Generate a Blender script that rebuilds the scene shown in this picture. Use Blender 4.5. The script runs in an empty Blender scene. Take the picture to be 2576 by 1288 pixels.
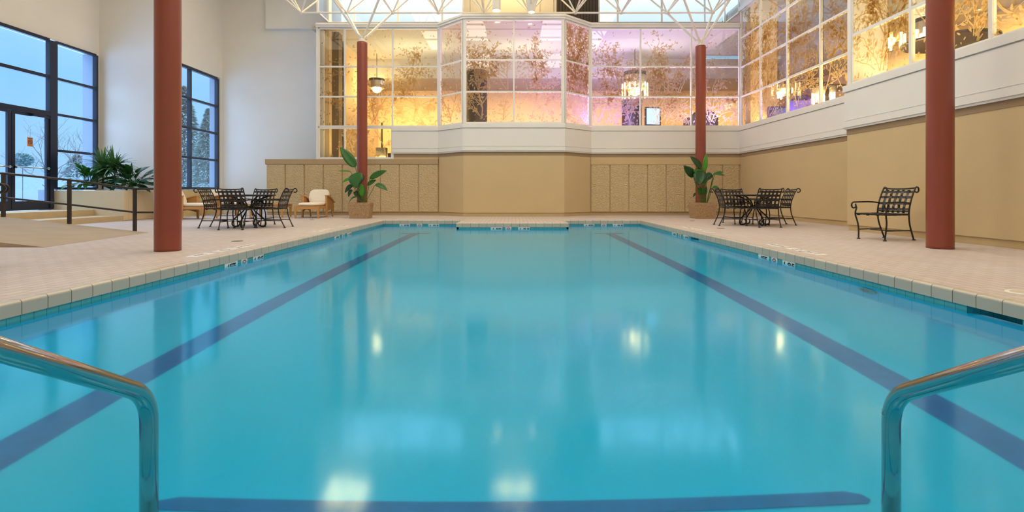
import bpy, math, random
from mathutils import Vector, Matrix
from math import sin, cos, pi, radians, sqrt
random.seed(7)
S = bpy.context.scene
COL = S.collection
F = 1268.0            # focal length in pixels of the 2576 wide frame
EYE = 0.80            # camera height over the deck
HX, HY = 1288.0, 483.0

def P(px, py, Y):
    """a point of the photograph at depth Y"""
    return ((px - HX) * Y / F, Y, EYE - (py - HY) * Y / F)

# ------------------------------------------------------------------ meshes
class MB:
    def __init__(s):
        s.v = []; s.f = []
    def add(s, vs, fs):
        o = len(s.v)
        s.v += [tuple(v) for v in vs]
        s.f += [tuple(i + o for i in f) for f in fs]
        return s
    def box(s, x0, x1, y0, y1, z0, z1):
        x0, x1 = sorted((x0, x1)); y0, y1 = sorted((y0, y1)); z0, z1 = sorted((z0, z1))
        return s.add([(x0,y0,z0),(x1,y0,z0),(x1,y1,z0),(x0,y1,z0),(x0,y0,z1),(x1,y0,z1),(x1,y1,z1),(x0,y1,z1)],
                     [(3,2,1,0),(4,5,6,7),(0,1,5,4),(1,2,6,5),(2,3,7,6),(3,0,4,7)])
    def hexa(s, b, t):
        return s.add(list(b) + list(t), [(3,2,1,0),(4,5,6,7),(0,1,5,4),(1,2,6,5),(2,3,7,6),(3,0,4,7)])
    def prism(s, poly, z0, z1):
        n = len(poly)
        vs = [(x, y, z0) for x, y in poly] + [(x, y, z1) for x, y in poly]
        fs = [tuple(range(n))[::-1], tuple(range(n, 2*n))] + [(i, (i+1) % n, n+(i+1) % n, n+i) for i in range(n)]
        return s.add(vs, fs)
    def tube(s, pts, r, n=8, caps=True, flat=1.0):
        pts = [Vector(p) for p in pts]
        m = len(pts)
        rs = r if isinstance(r, (list, tuple)) else [r] * m
        up = None; vs = []
        for i, p in enumerate(pts):
            if i == 0: t = pts[1] - p
            elif i == m - 1: t = p - pts[i-1]
            else: t = (pts[i+1] - p).normalized() + (p - pts[i-1]).normalized()
            t = t.normalized() if t.length > 1e-9 else Vector((0, 0, 1))
            if up is None:
                up = Vector((0, 0, 1)) if abs(t.z) < 0.9 else Vector((1, 0, 0))
            a = t.cross(up)
            a = a.normalized() if a.length > 1e-6 else t.orthogonal().normalized()
            b = a.cross(t).normalized()
            up = b
            for k in range(n):
                q = 2 * pi * k / n
                vs.append(p + a * (cos(q) * rs[i]) + b * (sin(q) * rs[i] * flat))
        fs = [(i*n+k, i*n+(k+1) % n, (i+1)*n+(k+1) % n, (i+1)*n+k) for i in range(m-1) for k in range(n)]
        if caps:
            fs += [tuple(range(n))[::-1], tuple(range((m-1)*n, m*n))]
        return s.add(vs, fs)
    def lathe(s, prof, n=24, c=(0, 0, 0), caps=True):
        vs = []
        for r, z in prof:
            for k in range(n):
                q = 2*pi*k/n
                vs.append((c[0]+r*cos(q), c[1]+r*sin(q), c[2]+z))
        m = len(prof)
        fs = [(i*n+k, i*n+(k+1) % n, (i+1)*n+(k+1) % n, (i+1)*n+k) for i in range(m-1) for k in range(n)]
        if caps:
            fs += [tuple(range(n))[::-1], tuple(range((m-1)*n, m*n))]
        return s.add(vs, fs)
    def ball(s, c, r, n=12, m=8, sq=(1, 1, 1)):
        prof = [(r*sin(pi*i/m) if 0 < i < m else r*0.02, -r*cos(pi*i/m)) for i in range(m+1)]
        o = len(s.v); s.lathe(prof, n)
        for i in range(o, len(s.v)):
            x, y, z = s.v[i]; s.v[i] = (c[0]+x*sq[0], c[1]+y*sq[1], c[2]+z*sq[2])
        return s
    def grid(s, fn, nu, nv):
        """sheet from fn(u,v)"""
        vs = [fn(i/nu, j/nv) for i in range(nu+1) for j in range(nv+1)]
        fs = [(i*(nv+1)+j, (i+1)*(nv+1)+j, (i+1)*(nv+1)+j+1, i*(nv+1)+j+1) for i in range(nu) for j in range(nv)]
        return s.add(vs, fs)
    def xf(s, M):
        s.v = [tuple(M @ Vector(v)) for v in s.v]; return s

def smooth(pts, it=2):
    """corner cutting that keeps the ends"""
    pts = [Vector(p) for p in pts]
    for _ in range(it):
        q = [pts[0]]
        for a, b in zip(pts, pts[1:]):
            q += [a.lerp(b, .25), a.lerp(b, .75)]
        q.append(pts[-1]); pts = q
    return pts

def obj(name, mb, mat=None, parent=None, sm=False, bevel=0, seg=2, solid=0):
    me = bpy.data.meshes.new(name)
    me.from_pydata(mb.v, [], mb.f)
    me.update()
    if mat: me.materials.append(mat)
    if sm:
        for p in me.polygons: p.use_smooth = True
    o = bpy.data.objects.new(name, me)
    COL.objects.link(o)
    if parent: o.parent = parent
    if solid:
        m = o.modifiers.new('solid', 'SOLIDIFY'); m.thickness = solid; m.offset = 0
    if bevel:
        m = o.modifiers.new('bevel', 'BEVEL'); m.width = bevel; m.segments = seg; m.limit_method = 'ANGLE'; m.angle_limit = radians(40)
    return o

def tag(o, label=None, cat=None, group=None, kind=None):
    if label: o['label'] = label
    if cat: o['category'] = cat
    if group: o['group'] = group
    if kind: o['kind'] = kind
    return o

def thing(name, label, cat, loc=(0, 0, 0), rz=0.0, group=None):
    o = bpy.data.objects.new(name, None)
    o.empty_display_size = .1
    COL.objects.link(o)
    o.location = loc; o.rotation_euler = (0, 0, rz)
    return tag(o, label, cat, group)

def struct(name, mb, mat, label=None, parent=None, **k):
    o = obj(name, mb, mat, parent, **k)
    if parent is None:
        o['kind'] = 'structure'
        if label: o['label'] = label
    return o

def dup(root, loc, rz, label=None, group=None):
    def cp(o, par):
        c = o.copy(); COL.objects.link(c)
        if par: c.parent = par
        for ch in o.children: cp(ch, c)
        return c
    r = cp(root, None)
    r.location = loc; r.rotation_euler = (0, 0, rz)
    if label: r['label'] = label
    if group: r['group'] = group
    return r

TXT = {}
def text(name, body, size, mat, parent, loc, rot, ext=.001, squash=1.0):
    cu = bpy.data.curves.new(name, 'FONT')
    cu.body = body; cu.size = size; cu.extrude = ext
    cu.align_x = 'CENTER'; cu.align_y = 'CENTER'; cu.offset = size * .015
    if (body, size) not in TXT:
        tmp = bpy.data.objects.new(name, cu); COL.objects.link(tmp)
        me = bpy.data.meshes.new_from_object(tmp.evaluated_get(bpy.context.evaluated_depsgraph_get()))
        bpy.data.objects.remove(tmp); me.materials.clear(); me.materials.append(mat); TXT[(body, size)] = me
    o = bpy.data.objects.new(name, TXT[(body, size)]); COL.objects.link(o)
    o.parent = parent; o.location = loc; o.rotation_euler = rot; o.scale = (squash, 1, 1)
    return o

# ------------------------------------------------------------------ materials
class N:
    """small node helper"""
    def __init__(s, name):
        s.m = bpy.data.materials.new(name); s.m.use_nodes = True
        s.t = s.m.node_tree; s.n = s.t.nodes
        s.n.clear()
        s.out = s.n.new('ShaderNodeOutputMaterial')
    def new(s, typ, **kw):
        n = s.n.new(typ)
        for k, v in kw.items():
            if k.startswith('_'): setattr(n, k[1:], v)
            else: s.set(n, k, v)
        return n
    def set(s, n, k, v):
        i = n.inputs[int(k[1:])] if k[0] == 'i' and k[1:].isdigit() else n.inputs[k.replace('__', ' ')]
        if isinstance(v, bpy.types.NodeSocket): s.t.links.new(v, i)
        else:
            if hasattr(i.default_value, '__len__') and len(i.default_value) == 4 and len(v) == 3: v = (*v, 1)
            i.default_value = v
    def math(s, op, a, b=0.0, c=0.0):
        n = s.n.new('ShaderNodeMath'); n.operation = op
        s.set(n, 'i0', a); s.set(n, 'i1', b)
        if op in ('COMPARE', 'MULTIPLY_ADD', 'SMOOTH_MIN', 'WRAP'): s.set(n, 'i2', c)
        return n.outputs[0]
    def mix(s, f, a, b):
        n = s.n.new('ShaderNodeMix'); n.data_type = 'RGBA'
        s.set(n, 'i0', f)
        for k, v in ((6, a), (7, b)):
            if isinstance(v, bpy.types.NodeSocket): s.t.links.new(v, n.inputs[k])
            else: n.inputs[k].default_value = (*v[:3], 1)
        return n.outputs[2]
    def ramp(s, f, stops):
        n = s.n.new('ShaderNodeValToRGB'); s.set(n, 'Fac', f)
        e = n.color_ramp.elements
        while len(e) < len(stops): e.new(.5)
        for q, (p, c) in zip(e, stops):
            q.position = p; q.color = (*c, 1) if len(c) == 3 else c
        return n.outputs[0]
    def coord(s):
        return s.new('ShaderNodeTexCoord').outputs['Object']
    def noise(s, scale, detail=3.0, rough=.5, vec=None, sc=None):
        v = vec if vec is not None else s.coord()
        if sc is not None:
            mp = s.new('ShaderNodeMapping', Vector=v); mp.inputs['Scale'].default_value = sc; v = mp.outputs[0]
        n = s.new('ShaderNodeTexNoise', Vector=v, Scale=scale, Detail=detail, Roughness=rough)
        return n.outputs['Fac']
    def bump(s, h, strength=.3, dist=.01, normal=None):
        b = s.new('ShaderNodeBump', Height=h, Strength=strength, Distance=dist)
        if normal is not None: s.set(b, 'Normal', normal)
        return b.outputs[0]
    def done(s, sock):
        s.t.links.new(sock, s.out.inputs['Surface']); return s.m
    def pbr(s, **kw):
        b = s.new('ShaderNodeBsdfPrincipled')
        for k, v in kw.items(): s.set(b, k, v)
        return s.done(b.outputs[0])

def plain(name, col, rough=.6, metal=0.0, var=.08, nscale=6, bump=0.0, bscale=60, bdist=.004, spec=.5):
    n = N(name)
    f = n.noise(nscale)
    lo = tuple(c * (1 - var) for c in col); hi = tuple(min(1, c * (1 + var)) for c in col)
    kw = dict(Base__Color=n.mix(f, lo, hi), Roughness=rough, Metallic=metal)
    kw['Specular__IOR__Level'] = spec
    if bump: kw['Normal'] = n.bump(n.noise(bscale, 4), bump, bdist)
    return n.pbr(**{k.replace('__', ' ') if k != 'Specular__IOR__Level' else 'Specular IOR Level': v for k, v in kw.items()})

def emit(name, col, strength):
    n = N(name)
    return n.done(n.new('ShaderNodeEmission', Color=col, Strength=strength).outputs[0])

M = {}
M['white_plaster'] = plain('white plaster', (.80, .79, .75), .8, var=.03, bump=.15, bscale=25, bdist=.004, nscale=2)
M['white_band'] = plain('white painted stucco', (.80, .80, .78), .7, var=.03, bump=.25, bscale=70, bdist=.003, nscale=2)
M['white_trim'] = plain('white painted metal', (.80, .80, .77), .4, var=.02)
M['beige'] = plain('beige stucco', (.60, .465, .265), .85, var=.05, bump=.35, bscale=70, bdist=.004, nscale=1.5)
M['beige_base'] = plain('beige base', (.52, .39, .21), .8, var=.08, nscale=4)
M['taupe'] = plain('taupe band', (.33, .235, .14), .75, var=.05)
M['yellow_wall'] = plain('straw yellow plaster', (.66, .52, .25), .8, var=.04, bump=.1, bscale=30)
M['red_column'] = plain('brick red paint', (.26, .058, .034), .3, var=.05, nscale=3)
M['dark_frame'] = plain('dark bronze window frame', (.014, .018, .04), .3, var=.2)
M['black_iron'] = plain('black wrought iron', (.012, .012, .012), .4, var=.2, nscale=20)
M['strap'] = plain('black vinyl strap', (.014, .014, .017), .32, var=.25, nscale=30)
M['rail_paint'] = plain('dark brown rail paint', (.028, .024, .024), .42, var=.15)
M['truss'] = plain('white truss paint', (.78, .76, .68), .4, var=.04)
M['ceiling'] = plain('ceiling white', (.74, .70, .60), .9, var=.03)
M['concrete'] = plain('ramp concrete', (.42, .34, .25), .8, var=.14, nscale=2.5, bump=.3, bscale=50)
M['step'] = plain('step concrete', (.52, .41, .25), .8, var=.1, nscale=4, bump=.2, bscale=50)
M['stone'] = plain('tan cast stone', (.40, .26, .14), .85, var=.85, nscale=38, bump=.5, bscale=40, bdist=.006)
M['soil'] = plain('soil', (.03, .02, .012), .95, var=.4, nscale=30, bump=.6, bscale=50, bdist=.01)
M['cushion'] = plain('cream cushion cloth', (.84, .77, .64), .9, var=.04, bump=.2, bscale=140, bdist=.002)
M['marker'] = plain('white marker tile', (.85, .86, .83), .3, var=.03)
M['ink'] = plain('black marker ink', (.01, .01, .01), .5, var=.1)
M['red_ink'] = plain('red marker ink', (.45, .03, .03), .5, var=.1)
M['drain'] = plain('grey drain cover', (.16, .15, .13), .5, var=.2, nscale=40)
M['brown_roof'] = plain('brown ridged roofing', (.20, .12, .06), .8, var=.2, nscale=20)
M['amber'] = plain('amber painted wall', (.72, .55, .29), .8, var=.06, nscale=1)
M['lobby_grey'] = plain('warm grey ceiling', (.46, .43, .34), .9, var=.05, nscale=1)
M['lobby_floor'] = plain('brown carpet', (.14, .08, .05), .9, var=.2)
M['dark_wood'] = plain('dark stained wood', (.035, .022, .016), .4, var=.2)
M['dark_panel'] = plain('dark ribbed panel', (.07, .055, .045), .7, var=.1)
M['olive_panel'] = plain('olive brown panel', (.16, .11, .04), .7, var=.08)
M['violet_cloth'] = plain('blue violet upholstery', (.10, .08, .42), .8, var=.1)
M['steel_can'] = plain('brushed metal drum', (.50, .44, .34), .3, .8, var=.06)
M['bark'] = plain('grey brown bark', (.09, .08, .08), .9, var=.25, nscale=20)
M['pool_tile'] = None

# wicker
n = N('honey wicker')
w = n.new('ShaderNodeTexWave', Vector=n.coord(), Scale=28.0, Distortion=.4, _bands_direction='Z')
w2 = n.new('ShaderNodeTexWave', Vector=n.coord(), Scale=20.0, Distortion=.4, _bands_direction='DIAGONAL')
h = n.math('MULTIPLY', w.outputs['Fac'], w2.outputs['Fac'])
M['wicker'] = n.pbr(**{'Base Color': n.mix(h, (.38, .18, .05), (.60, .31, .10)), 'Roughness': .6, 'Normal': n.bump(h, .5, .006)})
# teak
n = N('honey teak wood')
f = n.noise(5, 4, .6, sc=(1.2, 1.2, 12))
M['teak'] = n.pbr(**{'Base Color': n.mix(f, (.46, .22, .06), (.64, .35, .12)), 'Roughness': .5})
# leaf greens
def leafmat(name, c, v=.35, rough=.35):
    n = N(name)
    f = n.noise(5, 3)
    col = n.mix(f, tuple(x*(1-v) for x in c), tuple(x*(1+v) for x in c))
    b = n.new('ShaderNodeBsdfPrincipled'); n.set(b, 'Base Color', col); n.set(b, 'Roughness', rough)
    t = n.new('ShaderNodeBsdfTranslucent', Color=n.mix(.5, c, (c[0]*1.6, c[1]*1.5, c[2]*.6)))
    mx = n.new('ShaderNodeMixShader', i0=.22, i1=b.outputs[0], i2=t.outputs[0])
    return n.done(mx.outputs[0])
M['leaf'] = leafmat('broad green leaf', (.035, .16, .025))
M['leaf_bright'] = leafmat('bright green leaf', (.07, .30, .02))
M['leaf_dark'] = leafmat('dark green leaf', (.015, .075, .02))
M['leaf_strap'] = leafmat('strappy green leaf', (.06, .15, .035))
M['stem'] = leafmat('green stalk', (.10, .20, .04))
M['conifer'] = leafmat('haze blue conifer needles', (.12, .19, .19), .3, .8)  # pale blue distance haze is put into the needle colour
M['shrub'] = leafmat('dull evergreen shrub', (.09, .15, .16), .3, .8)
# stainless
n = N('polished stainless steel')
M['steel'] = n.pbr(**{'Base Color': (.47, .45, .43), 'Metallic': 1.0, 'Roughness': n.math('MULTIPLY_ADD', n.noise(30, 2), .12, .06)})
# textured wainscot
n = N('rough textured beige panel')
v = n.new('ShaderNodeTexVoronoi', Vector=n.coord(), Scale=26.0, _feature='SMOOTH_F1')
hh = n.math('ADD', n.math('MULTIPLY', v.outputs['Distance'], 1.0), n.noise(40, 4, .6))
M['rough'] = n.pbr(**{'Base Color': n.mix(n.noise(8), (.66, .51, .28), (.78, .62, .37)), 'Roughness': .85, 'Normal': n.bump(hh, 1.0, .038)})
# sky glass of windows
def glassmat(name, tint=(1, 1, 1), refl=1.0, rough=0.0):
    n = N(name)
    fr = n.new('ShaderNodeFresnel', IOR=1.52)
    fac = n.math('MINIMUM', n.math('MULTIPLY', fr.outputs[0], 1.6 * refl), 1.0)
    tr = n.new('ShaderNodeBsdfTransparent', Color=tint)
    gl = n.new('ShaderNodeBsdfGlossy', Color=(1, 1, 1), Roughness=rough)
    return n.done(n.new('ShaderNodeMixShader', i0=fac, i1=tr.outputs[0], i2=gl.outputs[0]).outputs[0])
M['glass'] = glassmat('clear window glass', (.93, .96, .97))
M['glass_lobby'] = glassmat('lobby window glass', (.95, .95, .93))
# table top glass
M['table_glass'] = glassmat('smoked table glass', (.12, .13, .12), 1.5)
# etched leaf film
n = N('etched leaf film')
d = n.new('ShaderNodeBsdfDiffuse', Color=(.20, .185, .14))
tl = n.new('ShaderNodeBsdfTranslucent', Color=(.82, .70, .50))
tp = n.new('ShaderNodeBsdfTransparent', Color=(.85, .72, .52))
a = n.new('ShaderNodeMixShader', i0=.72, i1=d.outputs[0], i2=tl.outputs[0])
M['etch'] = n.done(n.new('ShaderNodeMixShader', i0=.54, i1=a.outputs[0], i2=tp.outputs[0]).outputs[0])
# deck tiles: 4x8 in. tiles, long joints running down the hall
n = N('pinkish beige deck tile')
sp = n.new('ShaderNodeSeparateXYZ', Vector=n.coord())
cb = n.new('ShaderNodeCombineXYZ', X=sp.outputs['Y'], Y=sp.outputs['X'])
br = n.new('ShaderNodeTexBrick', Vector=cb.outputs[0], Scale=1.0, Color1=(.60, .53, .50), Color2=(.55, .485, .455), Mortar=(.31, .25, .22))
br.inputs['Mortar Size'].default_value = .0042; br.inputs['Mortar Smooth'].default_value = .2
br.inputs['Brick Width'].default_value = .211; br.inputs['Row Height'].default_value = .1055
br.offset = .5
wear = n.noise(.9, 5, .65)
col = n.mix(n.ramp(wear, [(.45, (0, 0, 0)), (.75, (.22, .22, .22))]), br.outputs['Color'], (.46, .35, .25))
M['deck'] = n.pbr(**{'Base Color': col, 'Roughness': n.math('MULTIPLY_ADD', n.noise(3), .2, .42), 'Normal': n.bump(n.math('MULTIPLY', br.outputs['Fac'], -1.0), .4, .004)})
# coping tiles: joints every .211 m along one axis
def coping(name, axis, phase, c1=(.55, .50, .42)):
    n = N(name)
    sp = n.new('ShaderNodeSeparateXYZ', Vector=n.coord())
    u = n.math('DIVIDE', n.math('SUBTRACT', sp.outputs[axis], phase - 40*.211), .211)
    fr = n.math('FRACT', u)
    j = n.math('LESS_THAN', n.math('ABSOLUTE', n.math('SUBTRACT', fr, .5)), .482)   # 1 inside a tile
    fl = n.new('ShaderNodeTexWhiteNoise', _noise_dimensions='1D', W=n.math('FLOOR', u))
    body = n.mix(fl.outputs['Value'], tuple(c*.93 for c in c1), tuple(c*1.05 for c in c1))
    col = n.mix(j, (.20, .14, .08), body)
    return n.pbr(**{'Base Color': col, 'Roughness': .35, 'Normal': n.bump(j, .4, .004)})
M['coping_y'] = coping('glazed coping tile', 'Y', 3.739)
M['coping_x'] = coping('glazed coping tile of the end wall', 'X', -3.18)
# teal waterline tile, same joints
n = N('teal waterline tile')
sp = n.new('ShaderNodeSeparateXYZ', Vector=n.coord())
u = n.math('FRACT', n.math('DIVIDE', n.math('ADD', n.math('ADD', sp.outputs['X'], sp.outputs['Y']), 40), .1055))
j = n.math('GREATER_THAN', u, .05)
M['pool_tile'] = n.pbr(**{'Base Color': n.mix(j, (.03, .22, .25), n.mix(n.noise(9), (.06, .36, .40), (.11, .46, .50))), 'Roughness': .2})
M['plaster'] = plain('turquoise pool plaster', (.015, .66, .97), .8, var=.03, nscale=1.2)
M['lane'] = plain('navy lane tile', (.004, .20, .52), .5, var=.2, nscale=12)
# water
n = N('calm pool water')
nb = n.noise(2.6, 2, .5, sc=(1, .6, 1))
g = n.new('ShaderNodeBsdfGlass', Color=(.72, .955, 1.0), Roughness=.10, IOR=1.33, Normal=n.bump(nb, .03, .05))
M['water'] = n.done(g.outputs[0])
# lamps
M['lamp_warm'] = emit('warm lamp glow', (1, .70, .30), 32)
M['lamp_rod'] = emit('glass rod glow', (1, .74, .36), 9)
M['can_lens'] = emit('can lamp lens', (1, .76, .36), 30)
M['screen'] = emit('television screen', (.50, .70, 1), 1.7)
M['violet_strip'] = emit('violet light strip', (.38, .22, 1), 14)
M['rod_glass'] = glassmat('clear rod glass', (1, .9, .7))
n = N('orange sign card')
M['sign'] = plain('orange sign card', (.55, .22, .08), .6, var=.05)
M['sign_dark'] = plain('dark sign print', (.08, .03, .03), .6)
# outside
M['snow'] = plain('pale paving and snow', (.42, .52, .62), .9, var=.1, nscale=.4)
M['ext_wall'] = plain('pale exterior stucco', (.22, .27, .34), .9, var=.05)
# ------------------------------------------------------------------ plan measures (metres; camera stands at x=0, y=0)
YB = 17.30                       # back wall
XP = 3.636                       # half width of the pool
YE = 14.35                       # far end of the pool
YP = 13.0                        # front of the pier
WL = -0.15                       # water level
FLOORZ = -0.90
YN = 0.42                        # near end of the pool
XW1, XW2 = -12.75, -10.80        # left window walls
YF, YWH = 15.57, 18.80           # facing wall pieces at the left
XR1, XR2, YR = 7.82, 7.05, 10.6  # right walls and where they step
CEIL = 9.2
UP = 3.0                         # lobby floor level

# ------------------------------------------------------------------ pool and deck
fl = MB()
zt, zb = 0.0, -0.06
cw = .10                         # the coping takes the last 10 cm
fl.box(XW1-.3, -XP-cw, -6, YB+1.6, zb, zt)
fl.box(XP+cw, XR1+.3, -6, YB+.3, zb, zt)
fl.box(-XP-cw, XP+cw, YE+cw, YB+.3, zb, zt)
fl.box(-XP-cw, XP+cw, -6, YN-cw, zb, zt)
fl.box(-1.44+cw, 1.47-cw, YP+cw, YE+cw, zb, zt)
floor = struct('floor', fl, M['deck'], 'pinkish beige tiled pool deck')

def bull(mb, a, b, out, w=cw, h=.11, r=.022):
    """coping run from a to b (plan points); out points to the water"""
    a = Vector((*a, 0)); b = Vector((*b, 0)); out = Vector((*out, 0))
    prof = [(0, 0), (w - r, 0)]
    for k in range(1, 5):
        q = k/4*pi/2
        prof.append((w - r + r*sin(q), -r + r*cos(q)))
    prof += [(w, -h), (0, -h)]
    vs = []
    for base in (a, b):
        for u, z in prof:
            vs.append(base + out*(u - w) + Vector((0, 0, z + .001)))
    n = len(prof)
    mb.add(vs, [(i, (i+1) % n, n+(i+1) % n, n+i) for i in range(n)] + [tuple(range(n))[::-1], tuple(range(n, 2*n))])
c = MB(); bull(c, (-XP, -0.0+YN), (-XP, YE), (1, 0)); struct('trim_1', c, M['coping_y'], 'tiled coping along the left side of the pool')
c = MB(); bull(c, (XP, YN), (XP, YE), (-1, 0)); struct('trim_2', c, M['coping_y'], 'tiled coping along the right side of the pool')
c = MB(); bull(c, (-XP-cw, YE), (-1.44, YE), (0, -1)); bull(c, (1.47, YE), (XP+cw, YE), (0, -1)); bull(c, (-1.44, YP), (1.47, YP), (0, -1))
bull(c, (-XP-cw, YN), (XP+cw, YN), (0, 1))
struct('trim_3', c, M['coping_x'], 'tiled coping along the far end and pier of the pool')
c = MB(); bull(c, (-1.44, YP+cw), (-1.44, YE), (-1, 0)); bull(c, (1.47, YP+cw), (1.47, YE), (1, 0)); struct('trim_4', c, M['coping_y'], 'tiled coping on the sides of the pier')

# basin: one shell, walls a little behind the coping face
g = .012
b = MB(); zt2 = -.26
b.box(-XP-g-.2, -XP-g, YN-.2, YE+.2, FLOORZ-.2, zt2)
b.box(XP+g, XP+g+.2, YN-.2, YE+.2, FLOORZ-.2, zt2)
b.box(-XP-g, XP+g, YE+g, YE+g+.2, FLOORZ-.2, zt2)
b.box(-XP-g, XP+g, YN-g-.2, YN-g, FLOORZ-.2, zt2)
b.box(-XP-g, XP+g, YN-g, YE+g, FLOORZ-.2, FLOORZ)
b.box(-1.44+g, 1.47-g, YP+g, YE+g+.1, FLOORZ-.1, zt2)
struct('pool_basin', b, M['plaster'], 'turquoise pool basin under the water')
t = MB()
SK = [(3.60, 4.04), (9.85, 10.29)]         # skimmer mouths in the right wall
t.box(-XP-g-.05, -XP-g, YN, YE+g, zt2, -.10)
y0 = YN
for a_, b_ in SK + [(YE+g, YE+g)]:
    t.box(XP+g, XP+g+.05, y0, a_, zt2, -.10); y0 = b_
t.box(-XP-g, -1.44+g, YE+g, YE+g+.05, zt2, -.10)
t.box(1.47-g, XP+g, YE+g, YE+g+.05, zt2, -.10)
t.box(-1.44+g, 1.47-g, YP+g, YP+g+.05, zt2, -.10)
t.box(-1.44+g, -1.44+g+.05, YP+g, YE+g, zt2, -.10)
t.box(1.47-g-.05, 1.47-g, YP+g, YE+g, zt2, -.10)
t.box(-XP-g, XP+g, YN-g-.05, YN-g, zt2, -.10)
struct('trim_5', t, M['pool_tile'], 'teal tile band at the waterline')
for i, (a_, b_) in enumerate(SK):
    k = MB(); x0 = XP+g+.052
    k.box(x0+.25, x0+.28, a_-.03, b_+.03, zt2, -.115); k.box(x0, x0+.25, a_-.03, a_, zt2, -.115); k.box(x0, x0+.25, b_, b_+.03, zt2, -.115)
    k.box(x0-.05, x0+.25, a_, b_, zt2-.03, zt2-.001)
    o = obj('pool_skimmer', k, M['pool_tile'])
    tag(o, ['skimmer opening under the right coping nearest the camera', 'skimmer opening under the right coping near the far end'][i], 'skimmer', 'pool skimmers')
# stripes on the floor
for sx, nm in ((-1, 'left'), (1, 'right')):
    k = MB(); k.box(sx*2.38-.11, sx*2.38+.11, YN+.02, 12.3, FLOORZ+.0005, FLOORZ+.008)
    k.box(sx*2.38-.36, sx*2.38+.36, 12.3, 12.5, FLOORZ+.0005, FLOORZ+.008)
    o = struct('trim_%d' % (6 if sx < 0 else 7), k, M['lane'], 'dark blue lane line on the %s side of the pool floor' % nm)
# entry steps
s_ = MB()
s_.box(-1.60, 1.60, YN-.005, .95, FLOORZ+.001, -.35); s_.box(-1.60, 1.60, .95, 1.45, FLOORZ+.001, -.50)
s_.hexa([(-1.60, 1.45, FLOORZ+.001), (1.60, 1.45, FLOORZ+.001), (1.60, 1.98, FLOORZ+.001), (-1.60, 1.94, FLOORZ+.001)],
        [(-1.60, 1.45, -.65), (1.60, 1.45, -.65), (1.60, 1.98, -.65), (-1.60, 1.94, -.65)])
struct('pool_steps', s_, M['plaster'], 'underwater entry steps at the near end')
k = MB()
ny = lambda x: 1.888 + .0125*x
nz = [(-1.35, 0), (1.345, 0), (1.37, .02), (1.355, .05), (1.30, .072), (-1.28, .072), (-1.34, .05), (-1.365, .02)]
k.prism([(x_, ny(x_) + d_) for x_, d_ in nz], -.6495, -.643)
struct('trim_8', k, M['lane'], 'dark blue tile nosing on the underwater step')

w = MB()
w.grid(lambda u, v: (-XP-g+.001 + u*(2*XP+2*g-.002), YN-g+.001 + v*(YP+g-YN+g-.002), WL), 24, 40)
w.grid(lambda u, v: (-XP-g+.001 + u*(XP-1.44+2*g-.002), YP+g-.001 + v*(YE-YP), WL), 8, 6)
w.grid(lambda u, v: (1.47-g+.001 + u*(XP-1.47+2*g-.002), YP+g-.001 + v*(YE-YP), WL), 8, 6)
water = obj('pool_water', w, M['water'], sm=True)
tag(water, 'calm turquoise water filling the indoor pool', 'water', kind='stuff')

# ------------------------------------------------------------------ strips that follow the back and right walls
def offs(poly, d):
    """mitred offset to the right of the walking direction"""
    out = []
    n = len(poly)
    for i, p in enumerate(poly):
        p = Vector(p)
        ns = []
        if i > 0:
            e = (p - Vector(poly[i-1])).normalized(); ns.append(Vector((e.y, -e.x)))
        if i < n-1:
            e = (Vector(poly[i+1]) - p).normalized(); ns.append(Vector((e.y, -e.x)))
        m = sum(ns, Vector((0, 0))).normalized()
        out.append(p + m * (d / max(.2, m.dot(ns[0]))))
    return out
def strip(mb, poly, z0, z1, proj=0.0, t=.2):
    a = offs(poly, proj); b = offs(poly, -t)
    for i in range(len(poly)-1):
        q = [b[i], a[i], a[i+1], b[i+1]]
        mb.prism([(v.x, v.y) for v in q], z0, z1)
    return mb
BAY = [(-2.52, YB), (-1.59, 16.45), (1.71, 16.45), (2.70, YB)]
XL = -8.42
XS = -4.107                          # where the low window ends
poly_all = [(XL, YB)] + BAY + [(XR1, YB), (XR1, YR), (XR2, YR), (XR2, -6)]
poly_up = [(XS, YB)] + BAY + [(XR1, YB), (XR1, YR), (XR2, YR), (XR2, -6)]
poly_right = [(XR1, YB), (XR1, YR), (XR2, YR), (XR2, -6)]
# beige lower wall: bay and right wall smooth, the straight back parts carry rough panels
k = MB(); strip(k, poly_all, 0, .12, -.02, .2); struct('baseboard_back', k, M['beige_base'], 'low beige base along the back and right walls')
k = MB(); strip(k, [(-2.53, YB)] + BAY + [(2.71, YB)], .12, 2.0, 0, .2)
k.box(XL, -2.52, YB, YB+.2, .12, 1.93); k.box(XS, -2.52, YB, YB+.2, 1.93, 2.0); k.box(2.70, XR1+.01, YB, YB+.2, .12, 2.0)
struct('wall_back', k, M['beige'], 'beige back wall with a projecting bay')
k = MB(); strip(k, poly_right, .12, 2.0, 0, .2); struct('wall_right', k, M['beige'], 'beige stucco right wall')
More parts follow.
